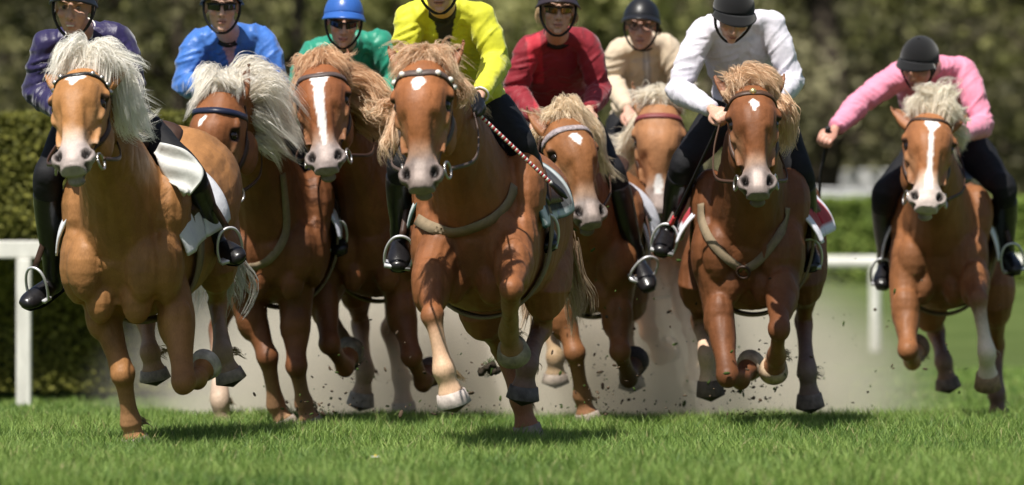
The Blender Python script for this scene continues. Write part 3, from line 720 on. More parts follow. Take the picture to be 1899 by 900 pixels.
    for kn, an, to in ((knR, anR, toR), (knL, anL, toL)):
        d = nrm(an - kn); fd = nrm(to - an); k0 = kn + d * .075; i = lambda f_: k0 * (1 - f_) + an * f_
        sv = nrm(np.cross(d, fd)); m = MB()
        m.loft([(*k0, .069, .071, .071), (*i(.2), .068, .070, .070), (*i(.5), .060, .063, .063), (*i(.82), .046, .05, .05), (*an, .045, .05, .05), (*(an + d * .05), .040, .045, .045)], sv, 18, 5)
        u = nrm(np.cross(sv, fd)); heel = an + d * .055 - fd * .035; L = .235
        m.loft([(*(heel - fd * .01), .032, .032, .03), (*(heel + fd * .03), .040, .044, .04), (*(heel + fd * .09), .043, .050, .040), (*(heel + fd * .155), .052, .044, .034), (*(heel + fd * .21), .050, .036, .028), (*(heel + fd * .25), .034, .024, .02)], sv, 16, 5)
        v, q = remesh(m, .008); v = smooth_v(v, q, 5); no = normals(v, q)
        v = v + no * ((vnoise(v, 28) - .5) * .006 * np.exp(-((v - an) ** 2).sum(1) / .02))[:, None]
        bt = mesh_obj('boot', v, q, M_BOOT, root)
        sdn = -u if u[2] > 0 else u
        MB().loft([(*(heel - fd * .015 + sdn * .038), .03, .006, .006), (*(heel + fd * .06 + sdn * .04), .034, .006, .006), (*(heel + fd * .16 + sdn * .034), .046, .006, .006), (*(heel + fd * .235 + sdn * .026), .03, .006, .006)], sv, 12, 4).make('sole', M_BLACKM, bt)
    if gl: 
        for gm in gms:
            v, q = remesh(gm, .0045); mesh_obj('glove', smooth_v(v, q, 4, np.full(len(v), .4)), q, M_BLACKL, root)
        for w, e_ in ((wrL, elL), (wrR, elR)): torus(MB(), w - nrm(w - e_) * .012, w - e_, .034, .0045).make('cuff', r.get('cuffmat', r.get('jmat2', M_BLACKM)), root)
    # --- helmet
    hm = r['helmet']; g = []; cut = lambda a: .052 * math.cos(a) + .012 if math.cos(a) > 0 else .012 + .045 * math.cos(a)
    for i in range(11):
        row = []
        for jx in range(36):
            a = 2 * math.pi * jx / 36; y0 = cut(a); t_ = i / 10
            el0 = math.asin(max(-.9, min(.9, (y0 - .02) / .122))); el = el0 + (math.pi / 2 - .02 - el0) * t_
            row.append(K(math.sin(a) * .098 * math.cos(el), .02 + .122 * math.sin(el), -.012 + math.cos(a) * .120 * math.cos(el)))
        g.append(row)
    m = MB().grid(g, True); v_, f_ = m.arr(); f_ = list(f_) + [tuple(10 * 36 + jx for jx in range(36))]
    ho = mesh_obj('helmet', v_, f_, hm['mat'], root); solid(ho, .014, -1)
    pk = hm.get('peak', .055); g = []
    for i in range(6):
        t_ = i / 5; g.append([K(math.sin(a) * (.098 + pk * .25 * t_), cut(a) + .004 - t_ * hm.get('drop', .016) - .012 * (1 - math.cos(a)) * t_, -.012 + math.cos(a) * .120 + pk * t_ * max(0, math.cos(a * 1.25))) for a in np.linspace(-1.25, 1.25, 25)])
    m = MB().grid(g); po = mesh_obj('peak', *m.arr(), hm.get('pmat', hm['mat']), ho); solid(po, .007, 0)
    m = MB()
    for s in (-1, 1):
        m.tube([K(s * .086, .02, .035), K(s * .084, -.035, .035), K(s * .060, -.09, .038), K(s * .025, -.122, .05), K(0, -.126, .055)], .0065, 6, 4)
        m.tube([K(s * .086, .01, -.045), K(s * .085, -.03, .0), K(s * .078, -.06, .036)], .0055, 6, 4)
    m.make('chin_strap', M_BLACKM, ho)
    MB().ell(K(0, .142, -.012), (.010, .005, .010), KX).make('button', hm['mat'], ho)
    if r.get('specs') == 'dark':
        for s in (-1, 1):
            g = [[K(s * (.004 + .062 * x) , .014 - .034 * y + .006 * x * y, .106 - .055 * x ** 2.2 - .004 * (y - .4)) for x in np.linspace(.06, 1, 9)] for y in np.linspace(0, 1, 6)]
            if s < 0: g = [list(reversed(row)) for row in g]
            m = MB().grid(g); o = mesh_obj('sunglasses', *m.arr(), r.get('lens', M_LENS), root); solid(o, .004, 0)
            if s < 0: first = o
            else: o.name = 'lens'; o.parent = first; 
        MB().tube([K(-.07, .013, .05), K(-.045, .016, .090), K(-.012, .013, .108), K(0, .010, .110), K(.012, .013, .108), K(.045, .016, .090), K(.07, .013, .05)], .0038, 6, 4).make('frame', M_BLACKM, first)
    elif r.get('specs') == 'clear':
        m = MB()
        for s in (-1, 1):
            torus(m, K(s * .032, .002, .098), fy + rx * s * .25, .024, .0022, 16, sq=(1, .72)); m.tube([K(s * .056, .006, .092), K(s * .078, .006, .03)], .002, 5)
        m.tube([K(-.009, .004, .104), K(.009, .004, .104)], .002, 5); m.make('spectacles', M_BLACKM, root)
    if 'hair' in r:
        gl_ = [dict(p=[K(*x) for x in p_], n=150, r0=.014, r1=.016, wave=.01) for p_ in r['hairg']]
        for g_ in gl_: strands('hair_lock', [g_], M_HAIR, root, np.array(r['hair']) * .6, r['hair'], w=.004, seed=int(D * 10) + 77)
    r.update(root=root, grip=grip, K=K)
    h['hands'] = [None if r.get('free') else grip['R'][0], grip['L'][0]]
    h['feet'] = [(anR, toR, -1), (anL, toL, 1)]
    return r
# ------------------------------------------------------------------ the horses (pixel columns, rows of the photo + metres behind the poll)
HORSES = [
 dict(D=23.4, hw=1.10, label='golden chestnut horse with flying white mane and heart shaped star beside the rail', k=1.08, lean=.0,
  coat=(.33, .142, .050), poll=(158, 160, 0), muz=(137, 327, -.434), turn=-11, ear=.8, A=(226, 470, .85), B=(345, 340, 1.75),
  RF=[(168, 480, .95), (186, 555, .98), (228, 694, .92), (243, 785, 1.0), (252, 826, .95)], LF=[(300, 490, .95), (326, 570, .9), (341, 708, .72), (366, 700, 1.0), (383, 676, 1.1)],
  RH=[(300, 420, 1.85), (282, 510, 1.55), (270, 590, 1.75), (279, 655, 1.6), (288, 704, 1.5)], LH=[(390, 380, 1.75), (402, 480, 1.45), (402, 560, 1.75), (413, 655, 1.45), (429, 706, 1.35)],
  legcol={'RF': ((.52, .28, .14), .5), 'LF': ((.3, .12, .05), .3), 'RH': ((.45, .3, .2), .6), 'LH': ((.34, .26, .2), .75)}, hoofcol={'LF': (.5, .45, .4)},
  blaze=[(.10, .026, .004), (.118, .038, .004), (.145, .034, .004), (.17, .014, .002), (.20, .004, .0)], muzcol=(.36, .31, .30), mealy=.85, mane_a=(.94, .88, .76), mane_b=(.99, .97, .92),
  forelock=[([(158, 116, .02), (135, 92, -.02), (112, 110, -.05), (100, 165, -.05)], 330, .035, .05), ([(160, 116, .02), (150, 88, .0), (130, 92, -.03), (108, 135, -.04)], 300, .035, .04),
    ([(165, 116, .02), (185, 92, -.02), (210, 105, -.04), (228, 165, 0)], 420, .04, .06), ([(170, 118, .05), (200, 100, 0), (240, 120, 0), (275, 118, .05)], 180, .04, .05, .03)],
  mane=[([(185, 130, .12), (225, 140, .1), (240, 190, .1), (255, 235, .12)], 420, .06, .07), ([(190, 160, .25), (230, 180, .15), (250, 240, .15), (285, 245, .2)], 320, .06, .06, .03), ([(200, 170, .35), (228, 200, .3), (250, 215, .3), (288, 200, .3)], 160, .05, .05, .03)],
  tail=[([(395, 400, 2.1), (390, 470, 2.25), (380, 530, 2.35), (372, 580, 2.45)], 240, .05, .10), ([(400, 420, 2.1), (425, 490, 2.25), (440, 540, 2.35), (432, 590, 2.45)], 200, .05, .08, .04)],
  bridle=dict(mat=M_LEATHER, bmat=M_BLACKL, dip=.028, bt=.075, bw=.024, studs=(-70, -52, -36, -22, 22, 36, 52, 70), sr=.012), pad=dict(col=(.74, .75, .80), **{'from': -.03, 'to': .52}, ang=92), wind=(.5, .25, .1)),
 dict(D=26.0, label='dark chestnut horse with cream mane streaming right and a small slanted star', k=1.0, vox=.0105,
  coat=(.175, .060, .022), poll=(418, 180, 0), muz=(394, 410, -.12), turn=-30, ear=.25, A=(512, 452, .85), B=(556, 385, 2.1),
  RF=[(458, 470, .95), (464, 570, 1.0), (496, 662, .9), (512, 752, 1.0), (530, 792, .95)], LF=[(560, 470, .95), (548, 580, .95), (550, 680, .85), (564, 750, .95), (577, 792, .95)],
  RH=[(470, 400, 2.2), (440, 505, 1.8), (404, 610, 2.1), (408, 742, 1.55), (418, 818, 1.3)], LH=[(600, 390, 2.2), (612, 490, 1.75), (604, 560, 2.0), (634, 632, 1.75), (654, 676, 1.7)],
  legcol={'RH': ((.55, .42, .32), .8), 'LH': ((.26, .2, .13), .6)}, hoofcol={'RH': (.25, .22, .2)}, blaze=[(.125, .004, .006), (.145, .013, -.002), (.165, .008, -.008), (.18, .003, -.012)], mane_a=(.93, .86, .73), mane_b=(.99, .96, .90),
  forelock=[([(415, 160, 0), (395, 150, -.05), (375, 180, -.06), (350, 222, -.03)], 420, .045, .035), ([(412, 155, .03), (405, 140, -.02), (390, 165, -.05), (375, 195, -.06)], 350, .06, .04), ([(425, 158, 0), (430, 140, -.03), (435, 165, -.06), (425, 192, -.08)], 350, .05, .04), ([(400, 150, .05), (390, 135, .03), (372, 150, 0), (352, 200, 0)], 250, .04, .04)],
  mane=[([(462, 172, .12), (490, 155, .1), (515, 185, .15), (550, 245, .2)], 600, .06, .11), ([(466, 205, .2), (490, 212, .15), (518, 235, .2), (560, 285, .2)], 520, .05, .08), ([(466, 240, .3), (488, 260, .2), (510, 275, .25), (540, 298, .3)], 300, .045, .05, .03), ([(440, 150, .1), (460, 130, .1), (490, 135, .15), (520, 190, .2)], 300, .05, .06)],
  bridle=dict(bmat=mat('navy_leather', (.012, .016, .04), .4, .4), dip=.0, bt=.10), pad=dict(col=(.62, .63, .74), **{'from': .02, 'to': .7}, ang=88), wind=(.55, .25, 0)),
 dict(D=26.4, hw=1.18, label='chestnut horse with wide white blaze and pricked ears under the rider in green', k=1.0, vox=.0105,
  coat=(.205, .068, .026), poll=(598, 143, 0), muz=(607, 325, -.34), turn=-4, ear=.30, A=(690, 440, .9), B=(738, 385, 2.1), lean=0,
  RF=[(640, 470, .95), (602, 545, .92), (611, 638, .72), (640, 680, 1.0), (650, 650, 1.15)], LF=[(735, 470, .95), (742, 560, .95), (764, 662, .8), (785, 708, .95), (800, 690, 1.15)],
  RH=[(680, 420, 2.2), (660, 520, 1.8), (668, 600, 2.0), (677, 690, 1.6), (668, 752, 1.45)], LH=[(770, 420, 2.2), (750, 530, 1.9), (722, 610, 2.2), (744, 700, 2.3), (750, 775, 2.2)],
  legcol={'RF': ((.42, .17, .08), .4), 'LF': ((.14, .06, .03), .5), 'RH': ((.55, .38, .26), .9), 'LH': ((.5, .34, .24), .9)}, hoofcol={'RH': (.42, .36, .31), 'LF': (.09, .06, .05), 'LH': (.4, .34, .3)},
  blaze=[(.075, .010, 0), (.10, .036, 0), (.14, .032, 0), (.19, .020, 0), (.30, .017, .0), (.40, .016, .002), (.46, .010, .004)], muzcol=(.33, .28, .27), mane_a=(.67, .40, .23), mane_b=(.89, .65, .43),
  forelock=[([(598, 128, .0), (590, 108, -.02), (570, 125, -.05), (548, 175, -.03)], 380, .045, .03), ([(600, 128, .0), (605, 106, -.02), (630, 122, -.05), (650, 165, -.02)], 420, .05, .03), ([(598, 128, .0), (596, 105, -.02), (590, 120, -.06), (575, 150, -.08)], 300, .05, .035), ([(560, 135, .06), (548, 150, .04), (545, 185, .03), (540, 235, .08)], 200, .03, .03)],
  mane=[([(640, 145, .1), (680, 150, .1), (705, 180, .1), (735, 195, .1)], 520, .05, .05, .03), ([(650, 175, .2), (685, 195, .15), (705, 215, .1), (738, 218, .05)], 520, .06, .05, .03), ([(660, 200, .3), (690, 230, .25), (715, 245, .2), (742, 262, .1)], 380, .06, .05, .03), ([(665, 220, .3), (690, 225, .25), (720, 185, .2), (760, 190, .1)], 160, .04, .04)],
  bridle=dict(dip=.02, bt=.085, bmat=mat('taupe_leather', (.09, .065, .06), .5, .4)), pad=dict(col=(.30, .30, .33), **{'from': .02, 'to': .66}), wind=(.55, .2, 0)),
 dict(D=22.9, label='foremost chestnut horse with round star and studded browband under the rider in yellow', k=1.07, lk=1.04,
  coat=(.265, .092, .034), poll=(789, 132, 0), muz=(783, 361, -.26), turn=-9, ear=.55, A=(882, 440, .88), B=(952, 385, 2.0),
  RF=[(820, 470, .85), (800, 522, .66), (803, 586, .40), (824, 688, .36), (843, 752, .30)], LF=[(940, 460, .82), (955, 488, .66), (948, 536, .32), (944, 618, .74), (953, 660, .86)],
  RH=[(905, 430, 2.0), (893, 560, 1.65), (932, 645, 2.0), (966, 742, 1.9), (982, 818, 1.85)], LH=[(1010, 420, 2.0), (1012, 530, 1.55), (1003, 605, 1.8), (977, 678, 1.35), (969, 740, 1.2)],
  legcol={'RF': ((.68, .46, .30), .95), 'LF': ((.33, .22, .11), .5), 'RH': ((.42, .19, .11), .5), 'LH': ((.20, .13, .11), .7)}, hoofcol={'RF': (.46, .40, .36), 'LF': (.30, .25, .17), 'LH': (.13, .11, .11)},
  blaze=[(.105, .010, .0), (.12, .022, .0), (.145, .026, .0), (.165, .016, -.002), (.18, .006, -.004)], muzcol=(.22, .18, .17), mane_a=(.68, .43, .27), mane_b=(.91, .70, .50),
  forelock=[([(790, 118, .0), (778, 102, -.03), (758, 118, -.06), (733, 150, -.04)], 420, .045, .03), ([(792, 118, .0), (790, 100, -.03), (790, 120, -.07), (785, 142, -.10)], 320, .05, .035), ([(800, 118, .0), (812, 105, -.03), (830, 130, -.05), (848, 160, -.02)], 420, .05, .03), ([(770, 118, .03), (755, 112, .0), (740, 130, -.02), (730, 165, 0)], 200, .03, .03)],
  mane=[([(745, 185, .2), (730, 230, .15), (720, 270, .1), (735, 320, .15)], 170, .03, .03, .03), ([(752, 200, .3), (720, 190, .2), (700, 200, .15), (680, 210, .1)], 90, .03, .03, .04), ([(850, 150, .15), (865, 175, .15), (858, 205, .2)], 160, .03, .04)],
  tail=[([(1040, 440, 2.4), (1050, 500, 2.6), (1062, 550, 2.7), (1060, 610, 2.7)], 300, .06, .08, .03), ([(1000, 480, 2.4), (985, 540, 2.5), (980, 590, 2.5), (968, 625, 2.5)], 160, .03, .04)],
  bridle=dict(mat=mat('weathered_leather', (.10, .07, .06), .55, .4), dip=.0, wav=.004, bw=.030, studs=(-75, -50, -25, 0, 25, 50, 75), smat=mat('pearl_stud', (.75, .72, .66), .25, .5), sr=.013),
  pad=dict(col=(.02, .022, .03), edge=(.55, .60, .60), rim=(.03, .07, .06), black=True, **{'from': -.01, 'to': .66}, ang=84, flare=.0), wind=(.3, .3, 0)),
 dict(D=26.5, label='chestnut horse with braided browband and pale mane behind the lead horse', k=1.0, vox=.0105,
  coat=(.21, .080, .030), poll=(1040, 240, 0), muz=(1096, 426, -.28), turn=24, ear=.45, A=(1090, 475, 1.0), wk=.92, B=(1130, 400, 2.1),
  RF=[(1055, 500, 1.0), (1040, 570, 1.0), (1066, 655, .9), (1080, 735, 1.0), (1092, 784, .95)], LF=[(1150, 500, 1.0), (1143, 570, .98), (1150, 652, .82), (1166, 700, 1.0), (1178, 668, 1.2)],
  RH=[(1075, 430, 2.2), (1040, 540, 1.8), (1022, 610, 2.0), (1030, 665, 1.8), (1030, 710, 1.7)], LH=[(1160, 430, 2.2), (1168, 540, 1.9), (1160, 610, 2.2), (1168, 670, 2.1), (1172, 718, 2.0)],
  legcol={'RF': ((.42, .22, .12), .4), 'LF': ((.05, .03, .025), .7), 'RH': ((.4, .3, .18), .7)}, hoofcol={'LF': (.06, .05, .05)}, blaze=[(.125, .012, -.012), (.145, .026, -.014), (.17, .022, -.012), (.195, .010, -.01), (.21, .004, -.008)], muzcol=(.20, .17, .16), mane_a=(.78, .60, .41), mane_b=(.95, .82, .62),
  forelock=[([(1040, 215, 0), (1035, 200, -.03), (1030, 225, -.06), (1010, 255, -.05)], 300, .045, .03), ([(1045, 212, 0), (1055, 196, -.02), (1075, 215, -.04), (1095, 245, 0)], 420, .05, .04), ([(1040, 210, .02), (1048, 195, 0), (1060, 210, -.04), (1065, 240, -.06)], 300, .05, .04)],
  mane=[([(1080, 215, .1), (1105, 245, .1), (1112, 290, .15), (1135, 335, .2)], 420, .04, .03), ([(1085, 240, .2), (1105, 270, .15), (1115, 310, .2), (1150, 330, .3)], 220, .04, .04, .03), ([(1010, 240, .15), (990, 255, .15), (985, 290, .2)], 140, .03, .03)],
  bridle=dict(bmat=mat('braided_band', (.34, .29, .30), .6, .3, nz=.5, nscale=60, bump=.8, bscale=70, bdist=.01), bw=.034, dip=0, bt=.09), pad=dict(col=(.6, .6, .66), **{'from': .12, 'to': .66}), wind=(.35, .25, -.1)),
 dict(D=28.5, hw=1.2, label='rearmost chestnut horse with red browband half lost in the dust', k=1.0, vox=.0115,
  coat=(.30, .13, .058), poll=(1222, 204, 0), muz=(1221, 404, -.16), turn=-2, ear=.35, A=(1214, 440, 1.0), B=(1226, 400, 2.1),
  RF=[(1185, 480, 1.0), (1186, 545, .95), (1205, 618, .8), (1224, 660, .85), (1238, 650, 1.1)], LF=[(1258, 480, 1.0), (1270, 545, .95), (1283, 612, .85), (1292, 675, .95), (1288, 722, .9)],
  RH=[(1200, 430, 2.2), (1215, 540, 1.9), (1230, 640, 2.1), (1237, 690, 1.9), (1241, 742, 1.85)], LH=[(1255, 430, 2.2), (1265, 560, 1.9), (1275, 650, 2.1), (1300, 720, 2.0), (1308, 775, 1.9)],
  pale=(.6, .42, .28), hoofcol={'LF': (.5, .42, .34)}, muzcol=(.30, .26, .25), mane_a=(.90, .80, .64), mane_b=(.98, .93, .82), blaze=[(.38, .01, 0), (.43, .022, 0), (.47, .015, 0)],
  forelock=[([(1222, 195, 0), (1212, 172, -.02), (1195, 185, -.04), (1182, 215, -.02)], 260, .04, .03), ([(1224, 195, 0), (1232, 172, -.02), (1255, 185, -.04), (1272, 212, -.01)], 360, .05, .03), ([(1222, 195, 0), (1222, 170, 0), (1226, 185, -.05), (1228, 212, -.08)], 300, .05, .035)],
  mane=[([(1190, 220, .15), (1170, 250, .15), (1155, 262, .2), (1135, 265, .2)], 260, .04, .035, .03), ([(1185, 250, .3), (1165, 280, .25), (1150, 300, .25), (1135, 285, .25)], 260, .04, .04, .03), ([(1188, 280, .35), (1165, 300, .3), (1150, 315, .3)], 160, .04, .03)],
  bridle=dict(bmat=mat('red_leather', (.20, .045, .045), .5, .4), dip=0, bt=.075), pad=dict(col=(.62, .62, .66), edge=(.4, .03, .04), **{'from': .12, 'to': .6}), wind=(-.3, .3, -.05)),
 dict(D=25.5, hw=1.08, label='deep red chestnut horse with cream breast strap under the rider in white', k=1.05,
  coat=(.170, .058, .022), poll=(1393, 181, 0), muz=(1406, 372, -.32), turn=1, ear=.60, A=(1388, 455, .9), B=(1422, 395, 2.0),
  RF=[(1325, 490, .92), (1332, 565, .88), (1350, 698, .62), (1374, 702, .9), (1394, 676, 1.05)], LF=[(1452, 480, .9), (1452, 530, .8), (1444, 612, .48), (1440, 660, .75), (1434, 690, .9)],
  RH=[(1330, 430, 2.0), (1296, 520, 1.65), (1298, 595, 1.9), (1312, 660, 1.6), (1318, 734, 1.5)], LH=[(1486, 420, 2.0), (1492, 510, 1.6), (1490, 595, 1.9), (1497, 690, 1.5), (1503, 756, 1.4)],
  legcol={'RF': ((.28, .12, .06), .3), 'LF': ((.34, .16, .08), .5), 'RH': ((.66, .46, .33), .95), 'LH': ((.22, .16, .14), .75)}, hoofcol={'RF': (.5, .4, .3), 'LF': (.45, .33, .22), 'RH': (.15, .115, .095), 'LH': (.18, .14, .12)}, fh=1.6,
  feather=(.72, .58, .44), blaze=[(.115, .005, -.004), (.135, .016, 0), (.165, .019, .002), (.185, .009, .0), (.20, .003, .0)], muzcol=(.24, .2, .19), snip=.9, mane_a=(.69, .44, .27), mane_b=(.92, .71, .50),
  forelock=[([(1385, 160, 0), (1378, 142, -.02), (1400, 135, -.05), (1442, 175, -.02)], 520, .04, .04), ([(1380, 160, .02), (1368, 145, 0), (1372, 150, -.05), (1385, 178, -.09)], 360, .05, .04), ([(1395, 155, 0), (1405, 138, -.01), (1435, 148, -.03), (1448, 190, .0)], 420, .05, .035), ([(1362, 165, .04), (1350, 168, .0), (1345, 185, .0)], 120, .03, .02)],
  mane=[([(1440, 190, .2), (1462, 215, .15), (1462, 250, .2), (1468, 285, .2)], 320, .05, .035), ([(1440, 210, .3), (1458, 245, .25), (1450, 290, .3)], 200, .04, .04)],
  bridle=dict(dip=0, bt=.07, bw=.032, studs=(0,), smat=mat('brass', (.7, .55, .25), .3, .5, metal=.8), sr=.017, mat=mat('mid_brown_leather', (.07, .036, .022), .5, .4)), pad=dict(col=(.40, .03, .045), edge=(.72, .72, .80), **{'from': .0, 'to': .55}, ang=90, flare=.05), wind=(.3, .3, -.1), sag=.08),
 dict(D=28.0, hw=1.18, label='chestnut horse with long narrow white blaze running apart under the rider in pink', k=1.0, vox=.0105,
  coat=(.25, .094, .036), poll=(1722, 233, 0), muz=(1717, 397, -.36), turn=0, ear=.9, A=(1742, 470, .9), B=(1764, 420, 2.0),
  RF=[(1685, 500, .9), (1678, 560, .82), (1684, 650, .6), (1692, 668, .9), (1700, 645, 1.1)], LF=[(1796, 500, .9), (1808, 522, .75), (1814, 556, .42), (1830, 655, .40), (1832, 718, .5)],
  RH=[(1720, 450, 2.0), (1722, 560, 1.65), (1736, 615, 1.9), (1750, 672, 1.6), (1759, 720, 1.5)], LH=[(1825, 450, 2.0), (1845, 545, 1.7), (1846, 640, 2.1), (1848, 730, 2.0), (1853, 782, 1.95)],
  legcol={'RF': ((.46, .24, .13), .6), 'LF': ((.80, .68, .56), 1.0), 'RH': ((.22, .15, .13), .7), 'LH': ((.2, .14, .13), .7)}, hoofcol={'LF': (.28, .19, .12), 'RH': (.17, .13, .115), 'LH': (.16, .125, .11), 'RF': (.24, .14, .09)},
  feather=(.66, .52, .4), blaze=[(.06, .004, .0), (.085, .022, 0), (.115, .034, .003), (.15, .022, .002), (.19, .010, 0), (.26, .009, 0), (.36, .011, 0), (.42, .02, 0), (.48, .016, .0)], muzcol=(.50, .43, .40), mealy=.8, mane_a=(.90, .80, .64), mane_b=(.98, .93, .82),
  forelock=[([(1722, 205, .0), (1700, 185, -.03), (1688, 195, -.04), (1680, 215, -.02)], 300, .045, .035), ([(1722, 205, .0), (1730, 180, -.02), (1712, 165, -.04), (1700, 170, -.05)], 220, .04, .03), ([(1725, 205, .0), (1745, 178, -.02), (1760, 170, 0), (1772, 160, .02)], 300, .05, .04, .03), ([(1728, 208, .0), (1755, 195, -.03), (1770, 205, -.03), (1782, 225, 0)], 380, .05, .04), ([(1718, 205, .02), (1715, 185, 0), (1735, 175, -.02), (1745, 160, -.02)], 260, .045, .03)],
  mane=[([(1765, 235, .15), (1785, 250, .15), (1788, 285, .2)], 240, .04, .035), ([(1770, 215, .1), (1790, 218, .1), (1800, 235, .1)], 90, .03, .02)],
  bridle=dict(dip=.03, bt=.05, bw=.022), pad=dict(col=(.70, .71, .76), **{'from': .02, 'to': .66}), wind=(.3, .3, -.1)),
]
M_SATIN = mat('satin', attr=True, rough=0.47, spec=0.42, nz=0.12, nscale=14, bump=0.5, bscale=30, bdist=0.008, sheen=0.25, fine=.08, fscale=60, ridge=.55, rscale=6, rdist=.05)
M_STRETCH = mat('stretch_knit', attr=True, rough=0.62, spec=0.3, nz=0.05, nscale=12, bump=0.35, bscale=34, bdist=0.007, sheen=0.2, fine=.05, fscale=60, ridge=.45, rscale=6, rdist=.04)
M_VELVET = mat('black_velvet', (.008, .008, .009), .9, .15, sheen=.25)
M_SHELL = mat('black_shell', (.012, .012, .014), .4, .45)
M_BLUES = mat('blue_silk', (.035, .12, .42), .32, .5, nz=.15, nscale=10, bump=.4, bscale=12, bdist=.01)
M_BROWNS = mat('dark_brown_shell', (.028, .018, .022), .5, .4)
M_WHITEC = mat('white_cloth', (.72, .72, .70), .85, .2)
M_FUR = None
def zipv(col, w=.10, depth=.30):
    """open neck placket showing what is worn below"""
    def fn(v, c, a):
        x = (v - a['S']) @ a['lat']; u = (v - a['S']) @ a['up']; f = (v - a['S']) @ a['fr']
        k_ = (u > .05 - depth) & (np.abs(x) < w * (u - .05 + depth) / depth) & (f > .02); c[k_] = col; return c
    return fn
def red_fun(v, c, a):
    x = (v - a['S']) @ a['lat']; u = (v - a['S']) @ a['up']; f = (v - a['S']) @ a['fr']
    k_ = (np.abs(x + .115) < .035) & (u > -.20) & (f > -.02); c[k_] = (.46, .022, .04); return c
def beige_fun(v, c, a):
    x = (v - a['S']) @ a['lat']; u = (v - a['S']) @ a['up']; f = (v - a['S']) @ a['fr']
    k_ = (np.abs(x - .01) < .020) & (f > .02); c[k_] = (.42, .38, .36); k_ = (np.abs(x - .01) < .006) & (f > .02); c[k_] = (.62, .60, .58); return c
